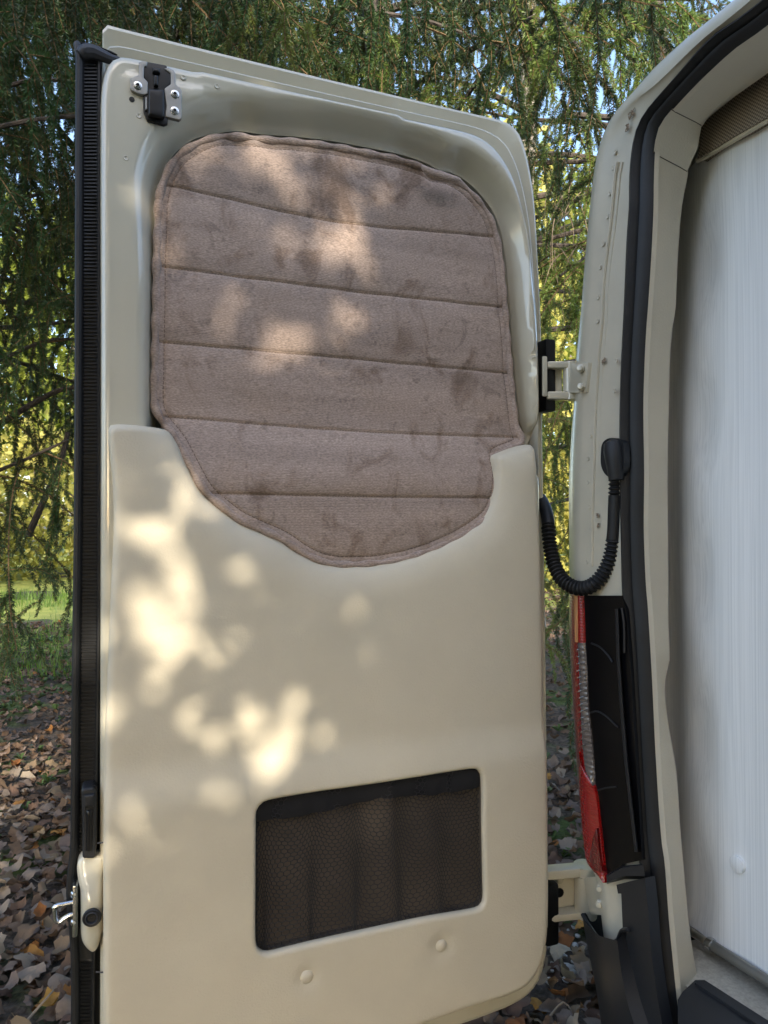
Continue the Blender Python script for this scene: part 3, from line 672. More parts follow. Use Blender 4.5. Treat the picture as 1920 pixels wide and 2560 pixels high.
# ================================================================== THE VAN
van = empty('camper_van', (3.2, YC, 0.0)); tag(van, 'cream camper van with its rear door swung open and tail lamp showing', 'van')

def prism3(pts, off, name, m, parent, angle=30):
    P = [Vector(p) for p in pts]; off = Vector(off); n = len(P)
    v = P+[p+off for p in P]; f = [tuple(range(n)), tuple(range(n, 2*n))[::-1]]+[(i, (i+1) % n, n+(i+1) % n, n+i) for i in range(n)]
    return mk(name, v, f, m, parent, angle=angle, merge=True)

# ---- open rear door: frame
FR = [(250, 2700), (250, 2300), (249, 1900), (250, 1500), (251, 900), (250, 500), (250, 300), (251, 235), (256, 190), (266, 158), (282, 140), (305, 133), (350, 141), (500, 174), (747, 229), (1000, 284), (1140, 314), (1190, 328), (1228, 350), (1260, 385), (1286, 430), (1304, 480), (1317, 530), (1331, 600), (1345, 750), (1353, 860), (1356, 1000), (1354, 1119), (1357, 1255), (1359, 1400), (1363, 1653), (1365, 1857), (1365, 2128), (1364, 2290), (1356, 2372), (1330, 2432), (1284, 2474), (1159, 2514), (1014, 2562), (700, 2652), (300, 2764), (262, 2765)]
def loopY(px, n, y, closed=True, sm=True): return resample(pxY(px, y), n, closed, sm)
Fl = loopY(FR, 300, D); F2 = Fl[:, [0, 2]]
# window recess (bottom of the bevel)
COV = d2s([(345, 420), (358, 372), (384, 328), (428, 297), (478, 283), (520, 281), (560, 287), (640, 293), (720, 303), (800, 318), (870, 333), (925, 352), (945, 364), (980, 373), (1012, 392), (1045, 425), (1070, 462), (1085, 505), (1095, 565), (1105, 680), (1115, 800), (1128, 920), (1136, 942)])
HOLE = [(a+(-5 if a < 500 else 5), c-6) for a, c in COV] + [(1322, 1150), (1290, 1185), (900, 1195), (500, 1190), (430, 1180), (404, 1140), (391, 1080), (388, 900), (390, 700), (393, 550)]
Hl = loopY(HOLE, 220, D+.03); H2 = Hl[:, [0, 2]]
cH = H2.mean(0)
def frame_h(P):
    d, i = seg_dist(P, F2); dh, j = seg_dist(P, H2)
    q = F2[i]
    Rr = np.where((q[:, 0] > .45) & (q[:, 1] > .6), .017, .0065); Rr = np.where(q[:, 0] < .1, .013, Rr)
    up = np.clip((H2[j][:, 1]-cH[1])/.3, 0, 1); side = np.clip((H2[j][:, 0]-cH[0])/.3, 0, 1)
    wd = .021+.022*up*(1-.3*side)
    y = D + rnd_edge(d, Rr)*1.1
    b = np.clip(1-dh/wd, 0, 1); y += .042*b*b*(3-2*b)*.6+.042*.4*b
    # pressed contour line inside the border
    y += .0012*np.exp(-((d-.020)/.005)**2)
    return y
v, f = hf_patch(F2, [H2], .016, frame_h, rings=(.0012, .003, .006, .010, .015, .022, .030, .04), back=D+.058)
door = mk('rear_door', v, f, 'paint', van, angle=60, merge=True); tag(door, 'open cream rear door seen from inside')
# outer skin with its lips
OS = [(256, 2700), (256, 2300), (256, 1900), (256, 1500), (256, 900), (256, 500), (256, 300), (256, 200), (256, 150), (256, 110), (256, 85), (259, 69), (300, 79), (500, 129), (747, 189), (1000, 249), (1150, 284), (1215, 299), (1252, 308), (1277, 322), (1293, 342), (1305, 375), (1314, 410), (1328, 500), (1340, 700), (1346, 860), (1348, 1000), (1349, 1119), (1351, 1255), (1353, 1400), (1357, 1653), (1359, 1857), (1361, 2128), (1362, 2300), (1357, 2384), (1338, 2448), (1296, 2492), (1205, 2532), (1100, 2566), (720, 2672), (310, 2785), (266, 2795)]
Ol = loopY(OS, 300, D+.062)
def mid(t, y): q = Fl*(1-t)+Ol*t; q[:, 1] = y; return q
lo = []
for t, y in ((0, D+.012), (0, D+.046), (.03, D+.047), (.44, D+.037), (.47, D+.038), (.485, D+.058), (.53, D+.060), (.90, D+.050), (.97, D+.051), (1.0, D+.056), (1.0, D+.072), (.985, D+.075)): lo.append([tuple(p) for p in mid(t, y)])
v, f = loft(lo, True)
O2 = mid(.985, D+.075)[:, [0, 2]]
v2, f2 = hf_patch(O2, [H2*.9+cH*.1], .06, lambda P: np.full(len(P), D+.075), rings=())
o = len(v); v = list(v)+v2; f = list(f)+[tuple(i+o for i in q[::-1]) for q in f2]
mk('outer_skin', v, f, 'paint', door, angle=24, merge=True)
# glass behind the cover
gl = H2*.96+cH*.04; v = [(p[0], D+.06, p[1]) for p in gl]; n = len(v); v += [(p[0], D+.066, p[1]) for p in gl]
mk('window_pane', v, [tuple(range(n)), tuple(range(n, 2*n))[::-1]]+[(i, (i+1) % n, n+(i+1) % n, n+i) for i in range(n)], 'glass_dark', door, angle=30)
# lower inner closing sheet of the door, behind pocket and cover
# ---- trim panel
SC = d2s([(362, 926), (372, 935), (388, 962), (410, 1010), (440, 1062), (480, 1098), (520, 1127), (605, 1165), (650, 1194), (700, 1215), (760, 1220), (830, 1214), (900, 1197), (980, 1162), (1040, 1120), (1062, 1082), (1070, 1040), (1072, 1005), (1073, 985), (1085, 977), (1130, 961)])
TRL = [(259, 2560), (258, 2300), (259, 2000), (262, 1850), (268, 1700), (276, 1500), (284, 1320), (281, 1200), (273, 1120), (270, 1075), (275, 1064), (290, 1061), (340, 1063), (405, 1069)]
TRR = [(1331, 1111), (1337, 1122), (1338, 1157), (1343, 1300), (1348, 1420), (1353, 1600), (1355, 1760), (1357, 1956), (1358, 2130), (1358, 2270), (1350, 2361), (1325, 2425), (1279, 2464), (1159, 2504), (1014, 2552), (700, 2640), (300, 2748), (266, 2752), (260, 2735)]
TP = D-.018
tr_pts = TRL+SC+TRR
Tl = resample(pxY(tr_pts, TP), 420, True); T2 = Tl[:, [0, 2]]
sc3 = xz(resample(pxY(SC, TP), 120))
z7 = lambda a, b: (580+a/2.074, 1860+b/2.074)
PK = [z7(*q) for q in ((118, 1000), (118, 700), (119, 400), (122, 335), (145, 300), (185, 280), (400, 243), (700, 200), (1000, 155), (1225, 121), (1262, 128), (1282, 165), (1286, 400), (1292, 700), (1293, 780), (1283, 820), (1245, 842), (1000, 884), (720, 942), (440, 1003), (250, 1048), (175, 1064), (135, 1052))]
Pk = resample(pxY(PK, D-.03), 150, True); P2 = Pk[:, [0, 2]]
BT = [onY(763, 2432, D-.03), onY(1097, 2356, D-.03)]
be0, be1 = onY(265, 1965, D-.03), onY(1355, 1835, D-.03)
dsc_v, _ = seg_dist(T2, sc3, False); Rv = np.where(dsc_v < .004, .062, .013); Av = np.where(dsc_v < .004, .030, .013)
k = np.array([1, 2, 3, 4, 5, 4, 3, 2, 1], float); k /= k.sum()
def csm(a): return np.convolve(np.r_[a[-4:], a, a[:4]], k, 'valid')
Rv, Av = csm(Rv), csm(Av)
def trim_h(P):
    d, i = seg_dist(P, T2); dp, _ = seg_dist(P, P2); ds, _ = seg_dist(P, sc3, False)
    y = np.full(len(P), D-.030)
    zb = be0.z+(be1.z-be0.z)*(P[:, 0]-be0.x)/(be1.x-be0.x)
    y -= .011*sstep(.0, 1, (zb+.03-P[:, 1])/.075)
    y -= .003*np.sin(np.clip((P[:, 0]+.0)/.75, 0, 1)*math.pi)
    q = np.clip(1-ds/.062, 0, 1); y += .028*(1-np.sqrt(np.clip(1-q*q*.98, 0, 1)))
    q = np.clip(1-d/.012, 0, 1); y += .013*(1-np.sqrt(np.clip(1-q*q, 0, 1)))
    q = np.clip(1-dp/.007, 0, 1); y += .007*(1-np.sqrt(np.clip(1-q*q, 0, 1)))
    for b3 in BT:
        r = np.hypot(P[:, 0]-b3.x, P[:, 1]-b3.z); y += .0065*np.exp(-(r/.015)**2)
    y += .0005*np.sin(P[:, 0]*31+2*np.sin(P[:, 1]*13))*np.sin(P[:, 1]*23+1)
    return np.minimum(y, D+.003)
v, f = hf_patch(T2, [P2], .0105, trim_h, rings=(.0006, .002, .004, .0065, .0095, .013), back=D+.006)
trim = mk('trim_panel', v, f, 'vinyl', door, angle=70, merge=True)
# buttons
bv, bf = lathe((0, 0, 0), (0, -1, 0), [(.0118, -.004), (.0118, .0005), (.0110, .0032), (.0085, .0058), (.0045, .0072), (.0, .0076)], 20)
BM = mesh_data('button', bv, bf, 'vinyl', angle=50)
for b3 in BT:
    y = float(trim_h(np.array([[b3.x, b3.z]]))[0]); share('button', BM, door, Matrix.Translation((b3.x, y+.001, b3.z)))
# pocket: backing sheet darkened as shaded steel, net, gathered elastic
pb = (P2-P2.mean(0))*np.array((1.1, 1.2))+P2.mean(0); n = len(pb)
v = [(p[0], D-.020, p[1]) for p in pb]; v += [(p[0], D-.012, p[1]) for p in pb]
mk('pocket_backing', v, [tuple(range(n)), tuple(range(n, 2*n))[::-1]]+[(i, (i+1) % n, n+(i+1) % n, n+i) for i in range(n)], 'pocket_shade', door, angle=30)
pc = P2.min(0), P2.max(0)
x0, z0 = pc[0]; x1, z1 = pc[1]
def fold(x, zn):       # folds of the gathered net, tight at the elastic, spreading below
    s = (x-x0)/(x1-x0)
    ph = 2*math.pi*(s*5.4 + .16*math.sin(9*s)+.08*math.sin(23*s)) + (2.6-3.4*s)*(1-zn)
    return (.0035+.0055*zn)*math.sin(ph)+.002*math.sin(2.3*ph+1)*zn
ztop_l, ztop_r = onY(667, 1997, D-.03).z, onY(1173, 1919, D-.03).z
hexs = .0044; b = Buf(); rows = int((z1-z0+.08)/(hexs*1.5))+2; cols = int((x1-x0+.06)/(hexs*1.732))+2
def hexpt(cx, cz, k):
    a = math.pi/6+k*math.pi/3; return cx+hexs*math.cos(a), cz+hexs*math.sin(a)
def netmap(x, z):
    zn = min(max((z-z0)/(z1-z0), 0), 1); s = (x-x0)/(x1-x0)
    xx = x + .010*math.sin(2*math.pi*(s*5.2+.1)+1.2)*(.25+.75*(1-zn)) + .012*(zn-.5)*math.sin(3*s)
    zz = z + .004*math.sin(2*math.pi*s*5.2)+.002*math.sin(40*s+z*60)
    k = min(1, max(0, min((x-x0)/.03, (x1-x)/.03, (z-z0)/.03)))
    return Vector((xx, D-.0285-.004*(1-zn)**3+.62*fold(x, zn)*(.25+.75*k), zz))
for r in range(rows):
    for c in range(cols):
        cx = x0-.02+c*hexs*1.732+(r % 2)*hexs*.866; cz = z0-.035+r*hexs*1.5
        if not inside(np.array([[cx, cz]]), (P2-P2.mean(0))*np.array((1.06, 1.14))+P2.mean(0))[0]: continue
        for k in range(3):
            p, q = netmap(*hexpt(cx, cz, k)), netmap(*hexpt(cx, cz, k+1)); d = (q-p)
            if d.length < 1e-6: continue
            s = Vector((-d.z, 0, d.x)).normalized()*.00075; n = Vector((0, -.0006, 0))
            b.add([p+s, p+n, p-s, q-s, q+n, q+s], [(0, 1, 4, 5), (1, 2, 3, 4)])
net = b.mk('net', 'net', door, smooth=False); tag(net, 'gathered black hexagonal mesh')
pw = [(p[0], p[1]) for p in (P2-P2.mean(0))*.996+P2.mean(0)]; v, f = loft([[(a, D-.0345, c) for a, c in pw], [(a, D-.018, c) for a, c in pw]], True); mk('pocket_shade_wall', v, f, 'pocket_shade', door, angle=None)  # added dark wall: shade painted round the inside of the pocket opening
# elastic band along the top of the pocket
el = []
NT = 60
for t in np.linspace(-.01, 1.01, NT):
    px = 640+(1200-640)*t; top = 2003-(2003-1915)*t; g = math.sin(t*66)*.5+math.sin(t*41+1)*.5
    w0 = 48+6*math.sin(t*9)
    row = []
    for j, u in enumerate(np.linspace(-.35, 1, 7)):
        p = onY(px, top+u*w0*(1+.03*g), D-.03); p.y = D-.0315-.002*math.sin(math.pi*max(u, 0))-.0018*g*(.4+.6*max(u, 0)); p.y = p.y if u > -.1 else D-.027; row.append(p)
    el.append(row)
v, f = loft(el); mk('elastic_band', v, f, 'elastic', door, angle=None)

# ---- quilted window cover: a thing of its own, pressed into the window
cover = empty('window_cover', onY(880, 1405, D)); tag(cover, 'quilted mauve-brown fabric blackout cover pressed into the door window', 'window cover')
CL = COV+d2s([(1130, 959), (1085, 977), (1072, 985), (1072, 1005), (1070, 1042), (1062, 1082), (1040, 1120), (980, 1161), (900, 1196), (830, 1213), (760, 1219), (700, 1215), (650, 1194), (605, 1164), (520, 1126), (480, 1097), (440, 1061), (410, 1008), (388, 960), (372, 935), (352, 908), (336, 872), (336, 800), (338, 690), (340, 560), (343, 470)])
CY = D+.006
Cl = resample(pxY(CL, CY), 360, True); C2 = Cl[:, [0, 2]]
STL = [[(457, 454), (640, 497), (880, 545), (1250, 580)], [(400, 652), (845, 712), (1290, 762)], [(395, 846), (850, 886), (1310, 930)], [(395, 1036), (926, 1077), (1330, 1092)], [(420, 1232), (900, 1242), (1330, 1247)]]
SW = [xz(resample(pxY(s, CY), 60)) for s in STL]
def lz(k, x): s = SW[k]; return np.interp(x, s[:, 0], s[:, 1])
zcrease = onY(1088, 700, CY).x
def base_y(P): 
    za = onY(600, 1000, CY).z; zb = onY(600, 1220, CY).z
    return D+.030-.036*sstep(za, zb, P[:, 1])
def cover_h(P):
    d, _ = seg_dist(P, C2)
    Z = [np.full(len(P), C2[:, 1].max())]+[lz(k, P[:, 0]) for k in range(5)]+[np.full(len(P), C2[:, 1].min())]
    u = np.zeros(len(P)); dist = np.full(len(P), 9.)
    for k in range(6):
        h = Z[k]-Z[k+1]; m = (P[:, 1] <= Z[k]) & (P[:, 1] > Z[k+1]); uu = (P[:, 1]-Z[k+1])/np.maximum(h, 1e-4)
        u = np.where(m, (np.clip(4*uu*(1-uu), 0, 1))**.5, u)
    for k in range(1, 6): dist = np.minimum(dist, np.abs(P[:, 1]-Z[k]))
    y = base_y(P) - .0058*u
    y += .0016*np.exp(-(dist/.0016)**2)
    y += .0025*np.exp(-((d-.013)/.002)**2)
    y -= .0016*np.sin(P[:, 0]*23+1.3*np.sin(P[:, 1]*17)+2)*np.sin(P[:, 1]*37+P[:, 0]*5)*np.clip(d/.03, 0, 1)
    y -= .0010*np.sin(P[:, 0]*61+P[:, 1]*29)*np.clip(d/.03, 0, 1)
    y += .0012*np.exp(-((P[:, 0]-zcrease)/.003)**2)*(P[:, 1] > lz(2, P[:, 0]))
    # gathers hanging from the top hem
    tz = C2[:, 1].max()
    y += .0032*np.sin(P[:, 0]*95+8*P[:, 1])*np.exp(-((P[:, 0]-.20)/.06)**2)*np.exp(-np.clip(d-.01, 0, 1)/.035)
    return y
ex = np.vstack([np.stack([np.linspace(0, .75, 260), np.interp(np.linspace(0, .75, 260), s[:, 0], s[:, 1])+o], 1) for s in SW for o in (-.006, -.003, 0, .003, .006)])
v, f = hf_patch(C2, [], .009, cover_h, rings=(.002, .005, .008, .011, .013, .015, .018), back=None, extra=ex)
mk('quilted_panel', v, f, 'fabric', cover, angle=None)
yb = base_y(C2); path = [Vector((p[0], yy-.003, p[1])) for p, yy in zip(C2, yb)]; path.append(path[0])
rad = [.0062+.0012*math.sin(i*.9)+.0022*(1 if 88 < i % 360 < 93 else 0) for i in range(len(path))]
v, f = tube(path, rad, 8, cap=False); mk('binding', v, f, 'fabric', cover, angle=None, merge=True)
# puckered fold of the hem
fp = [onY(a, c, D-.002) for a, c in ((1055, 415), (1075, 432), (1100, 440), (1125, 447), (1150, 450))]
v, f = tube(resample(fp, 14), [.003, .005, .007, .0085, .009, .0088, .0095, .009, .0085, .008, .007, .006, .004, .003], 9); mk('hem_pucker', v, f, 'fabric', cover, angle=None)
# stitching
for s in SW:
    b = Buf(); q = resample(np.stack([s[:, 0], s[:, 1]], 1), 400); ins = inside(q, C2); dd, _ = seg_dist(q, C2)
    yy = cover_h(q)
    step = np.linalg.norm(q[1]-q[0])
    for i in range(0, 397, 3):
        if not ins[i] or dd[i] < .008: continue
        p0, p1 = Vector((q[i][0], yy[i]-.0003, q[i][1])), Vector((q[i+2][0], yy[i+2]-.0003, q[i+2][1]))
        v, f = tube([p0, p1], .0005, 4); b.add(v, f)
    if b.v: b.mk('stitching', 'thread', cover, smooth=False)
b = Buf(); inn = C2+0
T = np.roll(C2, -1, 0)-np.roll(C2, 1, 0); N = np.stack([T[:, 1], -T[:, 0]], 1); N /= np.linalg.norm(N, axis=1)[:, None]
for sg in (1, -1):
    t = C2+N*.0135*sg
    if inside(t[:1], C2)[0]: inn = t
dd, _ = seg_dist(inn, C2); ii = resample(np.vstack([inn, inn[:1]]), 900, sm=False); dd, _ = seg_dist(ii, C2); yy = cover_h(ii)
for i in range(0, 895, 3):
    if dd[i] < .0125: continue
    v, f = tube([Vector((ii[i][0], yy[i]-.0003, ii[i][1])), Vector((ii[i+2][0], yy[i+2]-.0003, ii[i+2][1]))], .0006, 4); b.add(v, f)
b.mk('stitching', 'thread', cover, smooth=False)

# ---- upper latch: housing, bracket plates, screws
z1f = lambda a, b: (150+a/2.765, 40+b/2.765)
def plate(name, zp, y0, y1, m, parent, Rr=.0012, fn=z1f, amp=None):
    L = resample(pxY([fn(*q) for q in zp], y0), max(40, len(zp)*8), True, False)[:, [0, 2]]
    def h(P): d, _ = seg_dist(P, L); return y0+rnd_edge(d, Rr)*((amp or Rr)/Rr)
    v, f = hf_patch(L, [], .008, h, rings=(Rr*.3, Rr*.7, Rr*1.05), back=y1)
    return mk(name, v, f, m, parent, angle=40, merge=True)
plate('latch_housing', [(575, 325), (600, 315), (735, 340), (765, 400), (765, 470), (735, 500), (740, 620), (745, 705), (745, 745), (720, 755), (605, 725), (577, 660), (575, 545), (608, 540), (600, 455), (580, 425)], D-.004, D+.001, 'black_plastic', door)
plate('latch_bolt', [(612, 500), (722, 505), (722, 690), (690, 700), (612, 680)], D-.012, D-.003, 'black_plastic', door, .003)
plate('latch_hook', [(640, 355), (692, 362), (692, 392), (640, 385)], D-.009, D-.003, 'black_plastic', door, .002)
plate('latch_hook', [(650, 405), (680, 408), (680, 480), (650, 476)], D-.010, D-.003, 'black_plastic', door, .002)
plate('latch_lip', [(590, 560), (604, 562), (604, 650), (590, 645)], D-.007, D-.003, 'bracket', door, .001)
plate('bracket_plate', [(545, 318), (572, 308), (606, 318), (600, 345), (582, 350), (580, 425), (608, 455), (608, 540), (575, 546), (540, 538), (497, 515), (486, 495), (488, 430), (515, 418), (545, 405)], D-.006, D+.001, 'bracket', door)
plate('bracket_plate', [(722, 362), (745, 352), (790, 375), (798, 400), (798, 470), (835, 500), (841, 520), (841, 705), (825, 718), (726, 695), (735, 620), (726, 560), (722, 500), (765, 470), (765, 395), (740, 380)], D-.006, D+.001, 'bracket', door)
hv = Buf(); v, f = lathe((0, 0, 0), (0, -1, 0), [(.0100, 0), (.0102, .0008), (.0075, .0012), (.0070, .0038), (.0062, .0047), (.0042, .0050), (.0038, .0045), (.0036, .0018)], 18); hv.add(v, f, 0)
v, f = lathe((0, -.0018, 0), (0, 1, 0), [(.0037, 0), (.0001, .0001)], 6); hv.add(v, f, 1)
SM = mesh_data('screw', hv.v, hv.f, ['zinc', 'black_plastic'], angle=35, fm=hv.m)
for a, c in ((538, 481), (795, 541), (793, 656)):
    p = onY(*z1f(a, c), D-.0062); share('screw', SM, door, Matrix.Translation(p) @ Matrix.Scale(.62, 4))
dv, df = lathe((0, 0, 0), (0, -1, 0), [(.0045, -.0004), (.0040, .0007), (.0032, .0009), (.0026, .0004), (.0001, .0002)], 16)
DIM = mesh_data('spot_weld', dv, df, 'paint_jamb', angle=60)
for a, c in ((853, 425), (547, 690), (457, 983), (1085, 485)):
    share('spot_weld', DIM, door, Matrix.Translation(onY(*z1f(a, c), D)))
v, f = lathe(onY(*z1f(497, 576), D-.0006), (0, -1, 0), [(.0040, -.0005), (.0040, .0002), (.0001, .0003)], 18); mk('drain_hole', v, f, 'black_plastic', door)

# ---- door edge seal (left)
DS = D+.030
sl = [(199, 118), (199, 200), (198, 500), (197, 900), (195, 1300), (190, 1700), (188, 1900), (186, 2109), (180, 2168), (176, 2228), (183, 2318), (188, 2407), (188, 2560), (188, 2700)]
sp = resample(pxY(sl, DS), 90); off = Vector((.0, 0, 0))
pos = lambda py: float(np.interp(py, [q[1] for q in sl], [q[0] for q in sl]))
v, f = tube([Vector(p) for p in sp], .0062, 10); seal = mk('edge_seal', v, f, 'rubber', door)
rows = []; py = 142.0
while py < 2700:
    c = pos(py); 
    for k, dy in enumerate((0, 3.0, 4.6, 7.4)):
        dep = DS+(.0026 if k in (2, 3) else 0.0)
        if 2150 < py < 2400 : dep = DS+.001
        w0, w1 = c+9, 246 - max(0, (py-1500)/1000*14)
        cols2 = [(c+5, DS-.002), (w0, DS-.004), (w0+3, DS), (w0+5, dep), (w1-6, dep), (w1-4, DS), (w1-1, DS-.003), (w1+4, DS-.003)]
        rows.append([onY(a, py+dy, D)+Vector((0, y-D, 0)) if False else onY(a, py+dy, y) for a, y in cols2])
    py += 9.0
v, f = loft(rows); mk('ribbed_strip', v, f, 'rubber', seal, angle=50)
cp = [onY(a, c, DS-.004) for a, c in ((200, 138), (212, 131), (232, 130), (258, 140), (280, 149), (300, 150))]
v, f = tube(resample(cp, 12), [.008, .0105, .0115, .011, .0105, .010, .009, .0085, .008, .007, .006, .004], 10); mk('seal_cap', v, f, 'rubber_blue', seal)
plate('seal_flap', [(108, 180), (170, 190), (270, 215), (370, 262), (400, 262), (360, 240), (260, 200), (180, 178), (112, 172)], DS+.006, DS+.016, 'rubber', seal, .002)
v, f = tube(resample(pxY([(191, 106), (196, 120), (199, 140)], DS), 6), [.0045, .006, .0062, .0064, .0064, .006], 8); mk('seal_tip', v, f, 'rubber_blue', seal)
# backing flange behind the seal
v, f = box((onY(222, 1300, DS+.012).x, DS+.013, .0), .028, .006, .1)
fl = [onY(a, c, DS+.012) for a, c in ((205, 140), (255, 150), (255, 2740), (205, 2740))]; prism3(fl, (0, .004, 0), 'seal_flange', 'rubber', seal)

# ---- lower free edge: grip, latch boss, bush, striker
z6 = lambda a, b: (a/3.3525, 1900+b/3.3525)
plate('grip', [(682, 260), (700, 238), (780, 230), (800, 250), (815, 300), (812, 700), (800, 820), (780, 832), (700, 832), (690, 815), (690, 500)], D-.002, DS+.01, 'bumper_plastic', door, .004, z6)
plate('grip_block', [(702, 300), (790, 288), (790, 395), (760, 402), (755, 398), (725, 400), (718, 420), (702, 400)], D-.008, D, 'bumper_plastic', door, .003, z6)
plate('grip_bar', [(722, 430), (775, 420), (772, 770), (740, 780), (715, 770)], D-.0065, D, 'black_plastic', door, .004, z6)
boss_l = [(800, 834), (740, 836), (690, 842), (655, 880), (641, 930), (650, 1030), (668, 1110), (672, 1300), (674, 1480), (692, 1540), (740, 1592), (785, 1602), (828, 1565), (862, 1450), (874, 1390), (874, 1250), (872, 1130), (868, 1000), (868, 850), (860, 834)]
Lb = resample(pxY([z6(*q) for q in boss_l], D-.004), 120, True)[:, [0, 2]]; zbot = Lb[:, 1].min(); ztp = Lb[:, 1].max()
def boss_h(P):
    d, _ = seg_dist(P, Lb); u = (P[:, 1]-zbot)/(ztp-zbot); amp = .022*sstep(1.0, .55, u)+.006
    q = np.clip(1-d/.012, 0, 1); return D+.008-amp*np.sqrt(np.clip(1-q*q, 0, 1))
v, f = hf_patch(Lb, [], .005, boss_h, rings=(.0006, .002, .004, .007, .010), back=DS); boss = mk('latch_boss', v, f, 'paint', door, angle=70, merge=True)
c = onY(*z6(772, 1316), D-.022); yy = float(boss_h(np.array([[c.x, c.z]]))[0])-.0035
b = Buf(); v, f = lathe((c.x, yy+.002, c.z), (-.12, -1, 0), [(.0128, 0), (.0130, .003), (.0115, .0048), (.0095, .0042), (.0088, .0048), (.0074, .0048), (.0066, .0035), (.0060, .0022), (.0001, .0020)], 24); b.add(v, f)
b.mk('rubber_bush', 'rubber', door, angle=35)
v, f = lathe((c.x, yy+.002, c.z), (-.12, -1, 0), [(.0086, .0049), (.0080, .0054), (.0073, .0049)], 24); mk('bush_ring', v, f, 'rubber_blue', door)
sc = onY(*z6(632, 1240), D+.012); hz = (onY(*z6(632, 1030), D+.012).z-onY(*z6(632, 1460), D+.012).z)
v, f = box(sc, .007, .022, hz, bev=.002); stp = mk('striker', v, f, 'zinc', door, angle=40)
lp = [onY(*z6(a, c2), yy2) for a, c2, yy2 in ((640, 1185, D+.012), (600, 1195, D+.012), (520, 1212, D+.012), (470, 1222, D+.012), (455, 1240, D+.012), (460, 1290, D+.012), (468, 1345, D+.012), (495, 1358, D+.012), (540, 1325, D+.012), (590, 1298, D+.012), (640, 1292, D+.012))]
v, f = tube(resample(lp, 30), .0034, 10); mk('striker_loop', v, f, 'zinc', stp)
for a, c2 in ((614, 1125), (612, 1360)):
    p = onY(*z6(a, c2), D+.004); v, f = lathe(p, (-1, -.6, 0), [(.0045, -.003), (.0045, .002), (.003, .0032), (.0001, .0034)], 12); mk('bolt', v, f, 'zinc', stp)
for py in (1932, 1968, 2062): 
    p = onY(237.5, py, D+.004); v, f = lathe(p, (-.7, -1, 0), [(.0032, 0), (.0032, .0012), (.0001, .0013)], 10); mk('drain_hole', v, f, 'black_plastic', door)
# panel seams on the door's edge
for (a, c2) in (((243, 2108), (262, 2106)), ((240, 2430), (262, 2431))):
    v, f = tube(resample([onY(*a, D+.002), onY(*c2, D-.001)], 4), .0012, 5); mk('seam', v, f, 'rubber_blue', door)

# ---- right-hand rear door, also swung open, beside the photographer
MIR = Matrix.Translation((0, 2*YC, 0)) @ Matrix.Diagonal((1, -1, 1, 1))
d2 = share('rear_door', door.data, van, MIR @ W[door.name]); tag(d2, 'second rear door swung open outside the picture')
for ch in [o for o in COL.objects if o.parent == door and o.name.split('.')[0] in ('outer_skin', 'trim_panel', 'window_pane', 'pocket_backing', 'net', 'elastic_band')]:
    share(ch.name.split('.')[0], ch.data, d2, MIR @ W[ch.name])

# ---- body: rear pillar, header, side and roof lofted through the traced edge lines
def lineX(px, x, n=110):
    P = [onX(a, b, x if not callable(x) else x(b)) for a, b in px]
    P = [Vector((P[0].x, YC, P[0].z+.01))]+P
    return resample(P, n)
LA = [(1834, 0), (1717, 95), (1626, 180), (1576, 243), (1537, 293), (1509, 352), (1492, 416), (1476, 529), (1463, 652), (1453, 775), (1446, 840), (1440, 895), (1435, 1000), (1427, 1102), (1422, 1221), (1423, 1356), (1425, 1485), (1432, 1603), (1444, 1789), (1456, 1958), (1472, 2120), (1490, 2200), (1505, 2300), (1520, 2420), (1530, 2600), (1535, 2800)]
LB = [(1869, 7), (1752, 102), (1647, 204), (1569, 268), (1534, 317), (1513, 374), (1502, 441), (1490, 582), (1481, 705), (1472, 814), (1469, 865), (1461, 1010), (1457, 1119), (1454, 1255), (1452, 1356), (1454, 1458), (1459, 1494), (1464, 1606), (1472, 1772), (1481, 1857), (1489, 1958), (1502, 2060), (1511, 2145), (1520, 2215), (1528, 2300), (1540, 2420), (1550, 2600), (1560, 2800)]
LDl = [(1908, 7), (1788, 92), (1700, 190), (1629, 271), (1601, 317), (1587, 370), (1580, 441), (1579, 511), (1573, 599), (1566, 775), (1565, 797), (1559, 916), (1556, 1017), (1555, 1119), (1557, 1255), (1559, 1356), (1562, 1484), (1571, 1586), (1579, 1721), (1586, 1857), (1595, 1992), (1603, 2128), (1611, 2200), (1618, 2267), (1625, 2379), (1636, 2472), (1653, 2560), (1664, 2610), (1705, 2800)]
LE = [(1920, 60), (1841, 116), (1752, 197), (1682, 271), (1650, 310), (1638, 352), (1633, 423), (1631, 529), (1626, 634), (1617, 775), (1615, 797), (1610, 882), (1606, 1017), (1608, 1187), (1607, 1322), (1612, 1458), (1617, 1518), (1627, 1687), (1635, 1857), (1645, 2026), (1654, 2128), (1659, 2155), (1670, 2304), (1681, 2416), (1690, 2502), (1702, 2610), (1740, 2800)]
LF = [(1920, 169), (1841, 229), (1775, 287), (1752, 325), (1750, 362), (1724, 419), (1717, 451), (1703, 529), (1693, 670), (1689, 775), (1684, 797), (1676, 882), (1672, 1017), (1669, 1187), (1670, 1322), (1671, 1458), (1671, 1552), (1674, 1647), (1667, 1680), (1662, 1714), (1666, 1772), (1676, 1840), (1688, 1908), (1695, 1975), (1700, 2060), (1705, 2117), (1715, 2229), (1722, 2304), (1732, 2379), (1743, 2439), (1752, 2500), (1762, 2610), (1790, 2800)]
NB = 130
A = lineX(LA, X0+.035, NB); B = lineX(LB, X0, NB); Dd = lineX(LDl, X0+.012, NB); E = lineX(LE, X0+.022, NB); Fz = lineX(LF, X0+.10, NB)
def halfmix(a, b, t): return a*(1-t)+b*t
def mirror(L): q = L.copy()[::-1]; q[:, 1] = 2*YC-q[:, 1]; return q
def full(L): return np.vstack([mirror(L)[:-1], L])
